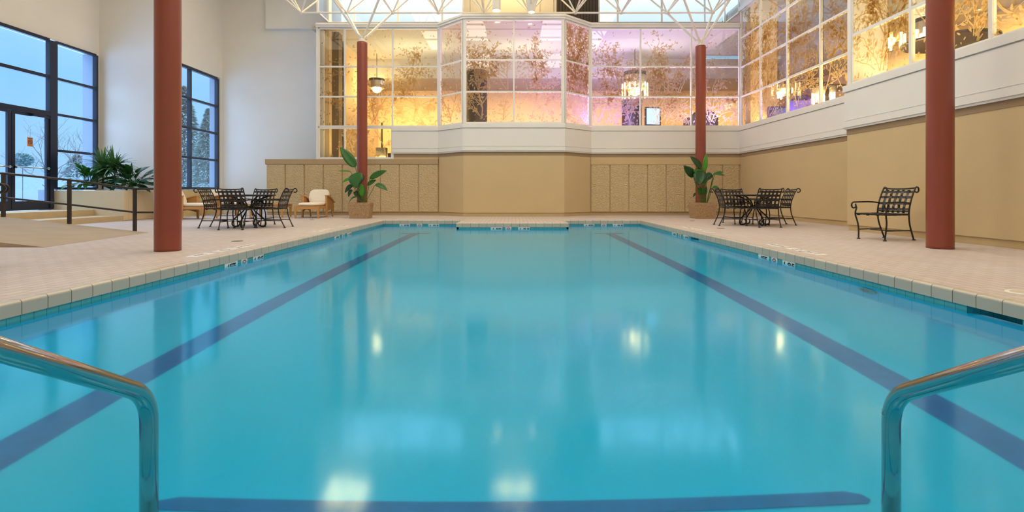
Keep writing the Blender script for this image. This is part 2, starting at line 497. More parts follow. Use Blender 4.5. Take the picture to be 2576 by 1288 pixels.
# rough panels with grooves
def panels(name, xs, lab):
    k = MB()
    for a_, b_ in zip(xs, xs[1:]):
        k.box(a_+.018, b_-.018, YB-.04, YB-.001, .125, 1.735)
    return struct(name, k, M['rough'], lab, bevel=.006)
lx = [XL + .652*i for i in range(10)]; lx[-1] = -2.535
panels('trim_9', lx, 'rough textured wall panels left of the bay')
rx = [2.715 + .642*i for i in range(9)]; rx[-1] = XR1-.03
panels('trim_10', rx, 'rough textured wall panels right of the bay')
k = MB(); k.box(XL-.03, -2.53, YB-.06, YB+.02, 1.755, 1.925); k.box(XL-.02, -2.53, YB-.045, YB, 1.735, 1.757)
struct('trim_11', k, M['taupe'] if False else plain('tan cap paint', (.44, .33, .19), .8), 'tan cap board over the left wall panels')
k = MB(); k.box(2.71, XR1-.002, YB-.05, YB, 1.735, 1.76); struct('trim_12', k, M['beige_base'], 'thin beige ledge over the right wall panels')
# taupe, white mouldings
k = MB(); strip(k, poly_up, 2.0, 2.11, .008, .2); struct('trim_13', k, M['taupe'], 'taupe stripe under the white band')
k = MB()
strip(k, poly_up, 2.11, 2.15, .045, .2); strip(k, poly_up, 2.15, 2.275, .065, .2); strip(k, poly_up, 2.275, 2.295, .025, .2)
strip(k, poly_up, 2.295, 2.875, .04, .2); strip(k, poly_up, 2.875, 2.895, .02, .2); strip(k, poly_up, 2.895, 3.03, .06, .2)
struct('trim_14', k, M['white_band'], 'white moulded band below the lobby windows')

# ------------------------------------------------------------------ lobby glazing
ROWS = [3.06, 4.075, 5.11, 6.42]
def etch_leaves(mb, o, ux, w, z0, z1, seed, dens, lean=0, nrm=(0, -1)):
    """branch and leaf pattern over a pane; o: plan start, ux: plan direction"""
    R = random.Random(seed)
    ox, oy = o
    def pt(u, z, d=.012):
        return (ox + ux[0]*u + nrm[0]*d, oy + ux[1]*u + nrm[1]*d, z)
    def leaf(u, z, a, L):
        if not (.03 < u + cos(a)*L/2 < w-.03 and z0+.03 < z + sin(a)*L/2 < z1-.03): return
        W = L*R.uniform(.22, .34)
        c, s = cos(a), sin(a)
        ps = [(0, 0), (.25*L, W*.75), (.55*L, W*.8), (L, 0), (.6*L, -W*.65), (.25*L, -W*.6)]
        q = [(min(max(u + x*c - y*s, .03), w-.03), min(max(z + x*s + y*c, z0+.03), z1-.03)) for x, y in ps]
        mb.add([pt(*v) for v in q], [(0, 1, 2, 3, 4, 5)])
    def twig(u, z, a, L, r, depth):
        n = max(3, int(L/.11))
        for i in range(n):
            u2 = u + cos(a)*L/n; z2 = z + sin(a)*L/n
            a += R.uniform(-.25, .25)
            if .05 < u < w-.05 and z0+.05 < z < z1-.05 and .05 < u2 < w-.05 and z0+.05 < z2 < z1-.05 and r > .004:
                px, pz = -sin(a)*r, cos(a)*r
                mb.add([pt(u+px, z+pz, .011), pt(u2+px*.8, z2+pz*.8, .011), pt(u2-px*.8, z2-pz*.8, .011), pt(u-px, z-pz, .011)], [(0, 1, 2, 3)])
            for sgn in (-1, 1):
                if depth <= 1 and R.random() < .6*dens:
                    leaf(u2, z2, a + sgn*R.uniform(.4, 1.1), R.uniform(.06, .13))
            if depth > 0 and R.random() < .5:
                twig(u2, z2, a + R.choice((-1, 1))*R.uniform(.35, .9), L*R.uniform(.35, .6), r*.6, depth-1)
            u, z = u2, z2
    return twig, leaf, R

def glazing(num, p0, p1, verts, rows, label, fw=.05, fd=.07, etch=None, glass='glass_lobby', frame='white_trim', head=None, endpost=(.05, .05), cutrows=None):
    """a framed glass wall between two plan points; verts = distances of inner mullions"""
    p0 = Vector(p0); p1 = Vector(p1)
    d = (p1-p0); L = d.length; ux = d/L; nr = Vector((ux.y, -ux.x))
    root = obj('window_%d' % num, MB(), None); 
    def bx(mb, a, b, z0, z1, dep=fd, off=0.0):
        q = [p0+ux*a+nr*(dep/2+off), p0+ux*b+nr*(dep/2+off), p0+ux*b-nr*(dep/2-off), p0+ux*a-nr*(dep/2-off)]
        mb.prism([(v.x, v.y) for v in q], z0, z1)
    fr = MB()
    z0, z1 = rows[0], rows[-1]
    bx(fr, 0, endpost[0], z0, z1); bx(fr, L-endpost[1], L, z0, z1)
    for v in verts: bx(fr, v-fw/2, v+fw/2, z0, z1)
    edges = [endpost[0]/2] + list(verts) + [L-endpost[1]/2]
    for z in rows:
        bx(fr, endpost[0]*.9, L-endpost[1]*.9, z-fw/2, z+fw/2, fd*.9)
    fo = root
    fo.data = bpy.data.meshes.new('window frame'); fo.data.from_pydata(fr.v, [], fr.f); fo.data.materials.append(M[frame])
    fo['kind'] = 'structure'; fo['label'] = label
    # panes
    pn = MB()
    for a, b in zip(edges, edges[1:]):
        for za, zb in zip(rows, rows[1:]):
            e = fw*.3
            pn.add([(*(p0+ux*(a+e)), za+e), (*(p0+ux*(b-e)), za+e), (*(p0+ux*(b-e)), zb-e), (*(p0+ux*(a+e)), zb-e)], [(0, 1, 2, 3)])
    obj('pane', pn, M[glass], fo)
    if etch:
        em = MB()
        for i, (a, b) in enumerate(zip(edges, edges[1:])):
            twig, leaf, R = etch_leaves(em, tuple(p0+ux*a), tuple(ux), b-a, z0, z1, num*31+i, 1.0, nrm=tuple(nr))
            wdt = b-a
            for t_ in range(max(1, round(wdt/ .75 * etch.get('trees', 1)))):
                u = R.uniform(0, wdt)
                twig(u, z0 - R.uniform(0, .2), R.uniform(1.1, 2.0), R.uniform(1.3, etch.get('h', 2.4)), .022, 3)
            area = wdt*(z1-z0)
            for _ in range(int(area*.5*etch.get('loose', 34))):
                zz = z0 + (R.random()**etch.get('pow', 1.7))*(z1-z0)
                leaf(R.uniform(.05, wdt-.05), zz, R.uniform(0, 6.28), R.uniform(.05, .12))
        obj('etched_leaves', em, M['etch'], fo)
    return fo
def D(p, q): return (Vector(q)-Vector(p)).length
XWL = -6.66
sx = lambda px: (px-HX)*YB/F
# left of the bay: upper three rows plus the low panes
f3 = glazing(3, (XWL, YB+.05), (-2.52, YB+.05), [sx(866)-XWL, sx(987)-XWL], ROWS, 'white framed etched glass left of the bay', etch=dict(trees=.85, loose=50))
f4 = glazing(4, (XWL, YB+.05), (XS, YB+.05), [sx(866)-XWL], [1.97, 3.0], 'low etched glass panes under the left lobby window', etch=dict(trees=1.2, loose=26, h=1.0))
f5 = glazing(5, (-2.50, YB+.03), (-1.60, 16.50), [], ROWS, 'angled etched glass on the left of the bay', etch=dict(trees=1.0), endpost=(.09, .05))
f6 = glazing(6, (-1.59, 16.47), (1.71, 16.47), [1.65], ROWS, 'etched glass on the front of the bay', etch=dict(trees=.8, loose=55), endpost=(.10, .10))
f7 = glazing(7, (1.72, 16.50), (2.68, YB+.03), [], ROWS, 'angled etched glass on the right of the bay', etch=dict(trees=2.2, h=3.6, loose=70, pow=1.0), endpost=(.05, .09))
f8 = glazing(8, (2.70, YB+.05), (XR1+.03, YB+.05), [sx(1612)-2.70, sx(1740)-2.70], ROWS, 'white framed etched glass right of the bay', etch=dict(trees=1.5, loose=44))
R1ROWS = [3.05, 4.05, 5.06, 6.07, 6.98]
f9 = glazing(9, (XR1+.05, YB), (XR1+.05, YR), [YB-15.94, YB-14.39, YB-12.84, YB-11.4], R1ROWS, 'etched glass wall over the far right wall', etch=dict(trees=1.0, h=3.0, loose=40, pow=1.2))
f10 = glazing(10, (XR2+.05, YR-.02), (XR2+.05, 2.0), [YR-8.97, YR-7.47, YR-5.97, YR-4.47], [3.05, 4.05, 5.06, 6.07], 'etched glass wall over the near right wall', etch=dict(trees=1.3, h=2.4, loose=70, pow=1.2), endpost=(.12, .05), fw=.06)
# head fascia and jambs
k = MB(); strip(k, [(XWL-.06, YB)] + BAY + [(XR1, YB)], 6.45, 6.60, .05, .15); strip(k, [(XWL-.06, YB)] + BAY + [(XR1, YB)], 6.52, 6.56, .08, .1)
k.box(XWL-.06, XWL, YB-.01, YB+.12, 1.93, 6.45); k.box(XWL-.06, XS+.03, YB-.04, YB+.12, 1.90, 1.96); k.box(XS-.03, XS+.05, YB-.02, YB+.12, 1.93, 3.06)
struct('trim_15', k, M['white_trim'], 'white head fascia and jambs of the lobby glazing')
k = MB(); strip(k, [(XR1, YB), (XR1, YR)], 7.0, 7.14, .03, .15); strip(k, [(XR2, YR), (XR2, -6)], 6.09, 6.25, .03, .15)
k.box(XR2+.0, XR2+.128, YR-.11, YR-.002, 3.03, 6.09)
struct('trim_16', k, M['white_trim'], 'white fascia over the right glass walls')

# ------------------------------------------------------------------ upper walls, roof, clerestory
YC = 18.5; CZ0, CZ1 = 7.0, 8.40; XCL, XCR = -6.70, 7.84
k = MB(); k.hexa([(XCL, YB+.03, 6.60), (XCR, YB+.03, 6.60), (XCR, YC+.1, 6.95), (XCL, YC+.1, 6.95)], [(XCL, YB+.03, 6.64), (XCR, YB+.03, 6.64), (XCR, YC+.1, 7.0), (XCL, YC+.1, 7.0)])
struct('trim_17', k, M['brown_roof'], 'brown ledge below the clerestory')
cx = lambda px: (px-HX)*YC/F
f11 = glazing(11, (XCL+.02, YC), (cx(1167), YC), [cx(v)-XCL-.02 for v in (892, 1002, 1112.6)], [CZ0, CZ1], 'clerestory windows at the top left of the back wall', glass='glass', frame='white_trim', fw=.07)
f12 = glazing(12, (cx(1505), YC), (XCR-.02, YC), [cx(v)-cx(1505) for v in (1553.6, 1664, 1772)], [CZ0, CZ1], 'clerestory windows at the top right of the back wall', glass='glass', frame='white_trim', fw=.07)
f13 = glazing(13, (XCL, YB+.06), (XCL, YC), [], [CZ0, CZ1], 'clerestory side pane at the top left', glass='glass', frame='white_trim')
f14 = glazing(14, (XCR, YC), (XCR, YB+.06), [], [CZ0, CZ1], 'clerestory side pane at the top right', glass='glass', frame='white_trim')
k = MB(); k.box(cx(1167), cx(1400), YC-.02, YC+.15, 6.9, CEIL)
for i in range(7):
    xx = cx(1167)+.25+i*.5; k.box(xx, xx+.03, YC-.05, YC-.02, 6.98, CEIL)
struct('wall_back_upper', k, M['ceiling'], 'beige panelled wall between the clerestory windows')
k = MB(); k.box(cx(1400), cx(1505), YC-.02, YC+.15, 6.9, CEIL)
for i in range(14): k.box(cx(1400)+.02+i*.11, cx(1400)+.07+i*.11, YC-.05, YC-.02, 6.98, CEIL)
struct('trim_18', k, M['dark_panel'], 'dark ribbed panel beside the right clerestory')
k = MB(); k.box(XCL-.2, cx(1167), YC-.02, YC+.15, CZ1, CEIL); k.box(cx(1505), XCR+.2, YC-.02, YC+.15, CZ1, CEIL)
k.box(XCL-.10, XCL+.02, YB+.02, YC, CZ1, CEIL); k.box(XCR-.02, XCR+.1, YB, YC, CZ1, CEIL)
struct('wall_back_top', k, M['white_plaster'], 'wall above the clerestory')
# white walls at the left
k = MB(); k.box(XW2-.4, XWL+.3, YWH, YWH+.25, 0, CEIL); k.box(XWL-.05, XWL+.15, YB+.13, YWH, 0, 6.4)
k.box(XL, XWL, YB+.2, YWH, -.05, 0) if False else None
struct('wall_left_end', k, M['white_plaster'], 'tall white wall in the back left corner')
k = MB(); k.box(-9.12, XCL-.1, YWH-.15, YWH+.02, 6.85, CEIL); struct('wall_left_soffit', k, M['white_plaster'], 'white boxed soffit at the top left')
k = MB(); k.box(XW1-.4, XW2, YF, YF+.4, 0, CEIL); struct('wall_left_pier', k, M['white_plaster'], 'white wall pier between the left windows')
k = MB(); zt_ = 5.02
k.box(XW2-.38, XW2, YF+.3, YWH+.1, zt_, CEIL); k.box(XW2-.38, XW2, YF+.3, YWH+.1, 0, .87); k.box(XW2-.38, XW2, 18.66, YWH+.1, .87, zt_)
struct('wall_left_far', k, M['yellow_wall'] if False else M['white_plaster'], 'left wall around the far window')
k = MB(); k.box(XW2-.01, XW2+.03, YF-.02, YWH-.001, 0, .875); struct('trim_19', k, M['yellow_wall'], 'straw yellow low wall under the far left window')
k = MB(); k.box(XW1-.38, XW1, -6, YF+.1, zt_, CEIL); k.box(XW1-.38, XW1, 15.44, YF+.1, 0, zt_); k.box(XW1-.38, XW1, -6, 10.2, 0, zt_)
k.box(XW1-.38, XW1, 14.0, 15.5, 0, .84)
struct('wall_left', k, M['white_plaster'], 'left wall around the entrance windows')
k = MB(); k.box(XW1-.38, XW1-.04, 15.41, 15.437, .9, 5.0); k.box(XW2-.38, XW2-.17, 18.63, 18.657, .9, 5.0); k.box(XW1-.38, XW1-.06, 13.962, 13.998, .3, .86); struct('trim_23', k, M['ext_wall'], 'grey blue outer window reveals')
k = MB(); k.box(XW1-.4, XR2+.2, -6.2, -6, 0, CEIL); struct('wall_front', k, M['white_plaster'], 'wall behind the camera')
k = MB(); k.box(XR1, XR1+.2, YR, YB, 7.14, CEIL); k.box(XR2, XR2+.2, -6, YR+.1, 6.25, CEIL); k.box(XR2, XR1+.2, YR-.05, YR, 6.2, CEIL); k.box(XR2+.13, XR1+.02, YR-.06, YR-.005, 3.03, 6.2); k.box(XR2, XR2+.2, -6, 2.0, 3.03, 6.25)
struct('wall_right_upper', k, M['white_plaster'], 'white wall above the right glazing')
k = MB(); k.box(XW1-.5, XR1+.3, -6.2, YWH+.4, CEIL, CEIL+.15); struct('ceiling', k, M['ceiling'], 'hall ceiling')

# ------------------------------------------------------------------ left windows and door
LR = [.90, 1.95, 2.96, 3.96, 4.97]
def dark(num, x, y0, y1, verts, rows, lab, **k):
    return glazing(num, (x, y0), (x, y1), verts, rows, lab, frame='dark_frame', glass='glass', **k)
f1 = dark(1, XW1+.02, 13.94, 15.44, [], LR, 'dark framed window beside the entrance door', fw=.07, fd=.12, endpost=(.12, .07))
f2 = dark(2, XW2-.10, YF+.42, 18.66, [17.03-YF-.42], [.93, 1.96, 2.95, 3.95, 4.97], 'dark framed window in the far left wall', fw=.075, fd=.12, endpost=(.07, .09))
f15 = dark(15, XW1+.02, 10.2, 13.94, [11.7, 12.0] and [1.5], [2.97, 3.96, 4.97], 'dark framed transom window over the entrance door', fw=.09, fd=.12, endpost=(.08, .12))
f16 = dark(16, XW1+.02, 10.2, 11.66, [], [.34, 1.95, 2.97], 'dark framed window left of the entrance door', fw=.07, fd=.12, endpost=(.07, .07))
def door(num, y0, y1, lab, sign):
    k = MB(); x = XW1+.02; st = .085
    k.box(x-.03, x+.03, y0, y0+st, .36, 2.88); k.box(x-.03, x+.03, y1-st, y1, .36, 2.88)
    k.box(x-.03, x+.03, y0+st, y1-st, .36, .56); k.box(x-.03, x+.03, y0+st, y1-st, 2.80, 2.88)
    d = struct('door_%d' % num, k, M['dark_frame'], lab)
    g_ = MB(); g_.add([(x, y0+st, .55), (x, y1-st, .55), (x, y1-st, 2.81), (x, y0+st, 2.81)], [(0, 1, 2, 3)])
    obj('pane', g_, M['glass'], d)
    b_ = MB(); zb_ = 1.44
    b_.tube([(x+.09, y0+.05, zb_), (x+.09, y1-.05, zb_)], .018); b_.box(x+.03, x+.1, y0+.02, y0+.07, zb_-.03, zb_+.03); b_.box(x+.03, x+.1, y1-.07, y1-.02, zb_-.03, zb_+.03)
    obj('push_bar', b_, M['steel'], d, sm=False)
    c_ = MB(); c_.box(x+.03, x+.12, y1-.55, y1-.08, 2.80, 2.86); c_.box(x+.06, x+.09, y1-.6, y1-.15, 2.865, 2.88)
    obj('door_closer', c_, M['dark_frame'], d)
    return d
door(1, 12.80, 13.84, 'dark framed glass entrance door with the orange sign', True)
door(2, 11.74, 12.78, 'dark framed glass entrance door at the left edge', False)
k = MB(); k.box(XW1-.05, XW1+.10, 11.66, 13.9, 2.885, 2.95); k.box(XW1-.05, XW1+.09, 11.66, 13.9, .32, .36); k.box(XW1-.05, XW1+.08, 13.84, 13.95, .34, 2.97)
struct('trim_20', k, M['dark_frame'], 'dark head bar and sill of the entrance doors')
# no smoking sign on the door glass
x = XW1+.03
t = thing('no_smoking_sign', 'small orange no smoking sign stuck on the entrance door glass', 'sign', (x, 13.30, 2.12))
k = MB(); k.box(0, .006, -.075, .075, -.12, .12); obj('card', k, M['sign'], t)
k = MB()
for i in range(24):
    a0, a1 = 2*pi*i/24, 2*pi*(i+1)/24
    k.add([(.008, .046*cos(q)*1, .046*sin(q)) for q in (a0, a1)] + [(.008, .060*cos(q), .060*sin(q)) for q in (a1, a0)], [(0, 1, 2, 3)])
k.add([(.008, -.038, .030), (.008, -.030, .038), (.008, .038, -.030), (.008, .030, -.038)], [(0, 1, 2, 3)])
k.box(.007, .0085, -.035, .02, -.008, .008)
k.box(.007, .0085, -.06, .06, .085, .10)
obj('symbol', k, M['sign_dark'], t)

# ------------------------------------------------------------------ entrance landing, steps, ramp, planter
k = MB()
k.box(XW1, -11.60, 9.95, 13.99, 0, .31); k.box(XW1, -10.0, 7.4, 9.94, 0, .31)
struct('landing', k, M['step'], 'raised landing before the entrance doors')
k = MB(); k.box(-11.60, -10.80, 9.95, 13.99, 0, .145); struct('entrance_step', k, M['step'], 'broad concrete step below the landing')
k = MB()
k.hexa([(-10.0, 7.45, 0), (-6.75, 7.28, 0), (-7.18, 9.93, 0), (-10.0, 9.93, 0)], [(-10.0, 7.45, .31), (-6.75, 7.28, .004), (-7.18, 9.93, .004), (-10.0, 9.93, .31)])
struct('entrance_ramp', k, M['concrete'], 'sloping concrete ramp up to the entrance')
k = MB()
k.box(XW1+.001, XW2+.035, 13.99, 14.17, .0, .845); k.box(XW2-.16, XW2+.035, 14.17, YF-.02, 0, .845); 
struct('planter_wall', k, plain('planter plaster', (.62, .51, .33), .8, var=.05, bump=.1, bscale=30), 'low plastered planter wall beside the entrance', bevel=.02)
k = MB(); k.box(XW1+.01, XW2-.17, 14.18, YF-.01, .45, .78); tag(obj('planter_soil', k, M['soil']), 'dark soil filling the planter beside the entrance', 'soil', kind='stuff')
# ------------------------------------------------------------------ red columns
COLS = [(-4.69, 6.87, 0, 'thick brick red column standing on the left deck nearest the camera'),
        (6.08, 7.16, 0, 'brick red column on the right deck nearest the camera, beside the lone chair'),
        (-4.71, 15.85, 1, 'slim brick red column rising behind the left stone planter'),
        (6.08, 16.25, 1, 'slim brick red column rising behind the right stone planter')]
CT = 5.50
def column(x, y, far, lab):
    t = thing('column', lab, 'column', (x, y, 0), 0, 'brick red steel columns')
    k = MB(); k.lathe([(.159, .0), (.159, .04), (.159, CT-.06), (.159, CT)], 40)
    obj('shaft', k, M['red_column'], t, sm=False)
    for p in t.children[0].data.polygons: p.use_smooth = len(p.vertices) == 4
    k = MB(); k.lathe([(.13, CT), (.13, CT+.06), (.10, CT+.07), (.06, CT+.12), (.06, CT+.2)], 24)
    for a in range(4):
        q = pi/4 + a*pi/2
        k.hexa([(.03*cos(q+s)+(.0)*cos(q), .03*sin(q+s), CT+.07) for s in (0, pi/2, pi, -pi/2)],
               [(.13*cos(q)+.03*cos(q+s), .13*sin(q)+.03*sin(q+s), CT+.24) for s in (0, pi/2, pi, -pi/2)])
    obj('cap', k, M['truss'], t)
    return t
for c in COLS: column(*c)
# ------------------------------------------------------------------ space frame
G = 1.51; ZN = 6.72; YT = 16.65
XN = [-4.70 - G/2 + G*k for k in range(-1, 9)]
YN_ = [YT - G*j for j in range(3)]
ZT = ZN + G/math.sqrt(2)
tr = thing('space_frame', 'white tubular space frame truss carried by the red columns under the roof', 'truss', (0, 0, 0))
def member(name, a, b, r):
    k = MB(); k.tube([a, b], r, 8); return obj(name, k, M['truss'], tr, sm=False)
for y in YN_:
    for a, b in zip(XN, XN[1:]): member('bottom_chord', (a, y, ZN), (b, y, ZN), .032)
for x in XN:
    for a, b in zip(YN_, YN_[1:]): member('cross_chord', (x, a, ZN), (x, b, ZN), .030)
for j, y in enumerate(YN_[:2]):
    for x in XN:
        for sx_ in (-1, 1):
            for sy_ in (-1, 1):
                member('diagonal', (x, y, ZN), (x+sx_*G/2, y+sy_*G/2, ZT), .026)
xt = [XN[0]-G/2] + [x+G/2 for x in XN]
for j in range(3):
    y = YT + G/2 - G*j
    for a, b in zip(xt, xt[1:]): member('top_chord', (a, y, ZT), (b, y, ZT), .032)
for y in YN_:
    for x in XN:
        k = MB(); k.ball((x, y, ZN), .075, 10, 6, (1, 1, .75)); obj('node', k, M['truss'], tr, sm=True)
for cxx, cyy, far, lab in COLS[2:]:
    for x in sorted(XN, key=lambda v: abs(v-cxx))[:2]:
        for y in YN_[:2]:
            member('column_strut', (cxx+.10*(1 if x > cxx else -1), cyy+.10*(1 if y > cyy else -1), CT+.20), (x, y, ZN), .036)
# struts of the near columns rise out of the picture to their own piece of frame: keep short struts up to the roof
for cxx, cyy, far, lab in COLS[:2]:
    t = thing('column_head_struts', ['white strut cluster above the near left red column', 'white strut cluster above the near right red column'][cxx > 0], 'strut', (cxx, cyy, CT+.2))
    for a in (-1, 1):
        for b in (-1, 1):
            k = MB(); k.tube([(.10*a, .10*b, 0), (1.5*a, 1.5*b, CEIL-CT-.2)], .036, 8); obj('strut', k, M['truss'], t)

# ------------------------------------------------------------------ strap chairs
def ribbon(mb, pts, w, axis, th=.004):
    """flat strap along pts, width w along axis"""
    pts = [Vector(p) for p in pts]; ax = Vector(axis).normalized()
    vs = []
    for i, p in enumerate(pts):
        t = (pts[min(i+1, len(pts)-1)] - pts[max(i-1, 0)]).normalized()
        nn = t.cross(ax).normalized()
        for sa, sn in ((-1, -1), (1, -1), (1, 1), (-1, 1)):
            vs.append(p + ax*(w/2*sa) + nn*(th/2*sn))
    n = len(pts); fs = []
    for i in range(n-1):
        for k in range(4):
            fs.append((i*4+k, i*4+(k+1) % 4, (i+1)*4+(k+1) % 4, (i+1)*4+k))
    fs += [(3, 2, 1, 0), (4*n-4, 4*n-3, 4*n-2, 4*n-1)]
    mb.add(vs, fs)
BACK = [(-.235, .44), (-.245, .53), (-.275, .64), (-.320, .75), (-.365, .835)]     # y, z of the back uprights
def backpt(s):
    q = smooth([(0, y, z) for y, z in BACK], 2)
    f = s*(len(q)-1); i = min(int(f), len(q)-2)
    return q[i].lerp(q[i+1], f-i)
def make_chair(label, group):
    t = thing('strap_chair', label, 'chair', (0, 0, 0), 0, group)
    W = .262; r = .0125
    for s in (-1, 1):
        # rear leg
        k = MB(); k.tube(smooth([(s*.245, -.37, .012), (s*.25, -.31, .14), (s*.258, -.25, .29), (s*W, -.235, .44)]), r)
        l = obj('leg', k, M['black_iron'], t, sm=True)
        k = MB(); k.lathe([(.028, 0), (.028, .008), (.02, .018)], 12, (s*.245, -.37, 0)); obj('foot', k, M['black_iron'], l)
        # front leg
        k = MB(); k.tube(smooth([(s*.225, .25, .012), (s*.232, .235, .16), (s*.25, .24, .30), (s*W, .275, .40), (s*W, .275, .47), (s*W, .245, .53)]), r)
        l = obj('leg', k, M['black_iron'], t, sm=True)
        k = MB(); k.lathe([(.028, 0), (.028, .008), (.02, .018)], 12, (s*.225, .25, 0)); obj('foot', k, M['black_iron'], l)
        # arm: from the back upright forward, ending in a scroll
        k = MB()
        pts = [(s*W, -.262, .615), (s*(W+.012), -.10, .632), (s*(W+.02), .10, .632), (s*(W+.02), .24, .628)]
        sc = [(s*(W+.02), .285 + .052*sin(q), .576 + .052*cos(q)) for q in [0, .5, 1.0, 1.6, 2.2, 2.8, 3.4, 4.0, 4.6]]
        k.tube(smooth(pts+sc, 1), .0125, 8); k.tube(smooth([(s*W, .245, .53), (s*(W+.01), .25, .56), (s*(W+.02), .245, .60)], 1), .012)
        obj('arm', k, M['black_iron'], t, sm=True)
        # back upright with the rolled top
        k = MB()
        up = [(s*W, y, z) for y, z in BACK]
        roll = [(s*W, -.415 - .046*sin(q), .838 + .046*cos(q)) for q in [-.5, 0, .5, 1.0, 1.6, 2.2, 2.8, 3.3, 3.9]]
        k.tube(smooth(up+roll, 1), [.0145]*0 or .0125, 8)
        obj('back_upright', k, M['black_iron'], t, sm=True)
        k = MB(); k.tube([(s*.25, -.298, .165), (s*.232, .235, .165)], .010); obj('stretcher', k, M['black_iron'], t, sm=True)
    k = MB(); k.tube(smooth([(-.25, .0, .165), (-.12, .09, .165), (.12, .09, .165), (.25, .0, .165)], 2), .009); obj('stretcher', k, M['black_iron'], t, sm=True)
    k = MB()
    ring = [(-W, -.235, .43), (W, -.235, .43), (W, .265, .43), (-W, .265, .43), (-W, -.235, .43)]
    for a, b in zip(ring, ring[1:]): k.tube([a, b], .014)
    obj('seat_frame', k, M['black_iron'], t, sm=True)
    k = MB(); k.tube(smooth([(-W, -.385, .868), (-.12, -.372, .852), (.12, -.372, .852), (W, -.385, .868)], 2), .013)
    obj('back_top_rail', k, M['black_iron'], t, sm=True)
    k = MB(); k.tube([(-W, -.236, .475), (W, -.236, .475)], .011)
    obj('back_rail', k, M['black_iron'], t, sm=True)
    # woven back
    k = MB(); nv, nh = 5, 4
    for i in range(nv):
        x = -W + 2*W*(i+1)/(nv+1)
        pts = [backpt(.07 + .93*j/14) for j in range(15)]
        ribbon(k, [(x, p.y + .006*sin(pi*(j*.72+i)), p.z) for j, p in enumerate(pts)], .041, (1, 0, 0))
    for j in range(nh):
        p = backpt(.24 + .60*j/(nh-1))
        ribbon(k, [(-W + 2*W*m/14, p.y - .006*sin(pi*(m*.72+j)), p.z) for m in range(15)], .042, (0, -.35, 1))
    obj('backrest', k, M['strap'], t)
    k = MB(); ns = 6
    for i in range(ns):
        x = -W + .055 + i*(2*W-.11)/(ns-1)
        ribbon(k, [(x, -.248 + .528*m/14, .436 - .02*sin(pi*m/14) + .008*sin(pi*(m*.75+i)) - (.02 if m in (0, 14) else 0)) for m in range(15)], .05, (1, 0, 0))
    for j in range(ns):
        y = -.185 + j*.082
        ribbon(k, [(-W-.012 + 2*(W+.012)*m/14, y, .436 - .015*sin(pi*m/14) - .008*sin(pi*(m*.75+j)) - (.02 if m in (0, 14) else 0)) for m in range(15)], .05, (0, 1, 0))
    obj('seat', k, M['strap'], t)
    return t
GL, GR_ = 'strap chairs around the left table', 'strap chairs around the right table'
def place(first, mx, my, face, lab, grp):
    """mx,my: point midway between the rear feet; face: direction the sitter looks (degrees from +x)"""
    rz = radians(face - 90)
    off = Vector((0, -.37)); off.rotate(Matrix.Rotation(rz, 2))
    loc = (mx - off.x, my - off.y, 0)
    if first is None:
        c = make_chair(lab, grp); c.location = loc; c.rotation_euler = (0, 0, rz); return c
    return dup(first, loc, rz, lab, grp)
ch = place(None, 6.58, 8.58, 197, 'lone black strap armchair standing against the right wall beside the near red column', 'strap chairs set apart')
place(ch, -5.27, 5.13, 222, 'black strap chair cut off by the left edge of the photo', 'strap chairs set apart')
place(ch, -6.93, 11.36, 4, 'black strap chair on the left side of the left patio table', GL)
place(ch, -5.92, 10.60, 93, 'black strap chair with its back to the camera at the left patio table', GL)
place(ch, -6.10, 12.45, 268, 'black strap chair on the far side of the left patio table', GL)
place(ch, -5.07, 11.45, 184, 'black strap chair on the right side of the left patio table', GL)
place(ch, 4.93, 12.15, 352, 'black strap chair on the left side of the right patio table', GR_)
place(ch, 5.79, 11.30, 92, 'black strap chair with its back to the camera at the right patio table', GR_)
place(ch, 5.74, 13.14, 272, 'black strap chair on the far side of the right patio table', GR_)
place(ch, 6.80, 12.28, 176, 'black strap chair on the right side of the right patio table', GR_)
# ------------------------------------------------------------------ patio tables
def make_table(lab):
    t = thing('patio_table', lab, 'table', (0, 0, 0), 0, 'round wrought iron patio tables')
    k = MB(); k.lathe([(.54, .724), (.545, .730), (.54, .736)], 48); obj('table_top', k, M['table_glass'], t)
    k = MB(); k.tube([(.55*cos(2*pi*i/40), .55*sin(2*pi*i/40), .727) for i in range(41)], .016, 8)
    k.tube([(.30*cos(2*pi*i/30), .30*sin(2*pi*i/30), .712) for i in range(31)], .010, 6)
    obj('rim', k, M['black_iron'], t, sm=True)
    k = MB(); k.tube([(.075*cos(2*pi*i/20), .075*sin(2*pi*i/20), .47) for i in range(21)], .012, 6); obj('ring', k, M['black_iron'], t, sm=True)
    for i in range(4):
        a = i*pi/2
        path = [(.53, .718), (.40, .70), (.22, .62), (.10, .52), (.085, .45), (.12, .37), (.24, .27), (.34, .18), (.385, .10), (.37, .035), (.31, .014), (.24, .03), (.20, .075), (.21, .12), (.245, .125)]
        k = MB(); k.tube(smooth([(r_*cos(a), r_*sin(a), z) for r_, z in path], 2), .0165, 8); l = obj('leg', k, M['black_iron'], t, sm=True)
        k = MB(); k.lathe([(.022, 0), (.022, .012)], 10, (.31*cos(a), .31*sin(a), 0)); obj('foot', k, M['black_iron'], l)
        k = MB(); k.tube(smooth([(q*cos(a), q*sin(a), z) for q, z in [(.11, .53), (.20, .53), (.26, .57), (.25, .63), (.20, .63), (.19, .59)]], 2), .010, 6); obj('scroll', k, M['black_iron'], l, sm=True)
    return t
t1 = make_table('round black iron patio table between the four strap chairs on the left deck'); t1.location = (-6.0, 11.5, 0); t1.rotation_euler = (0, 0, .03)
dup(t1, (5.87, 12.2, 0), .09, 'round black iron patio table between the four strap chairs on the right deck')
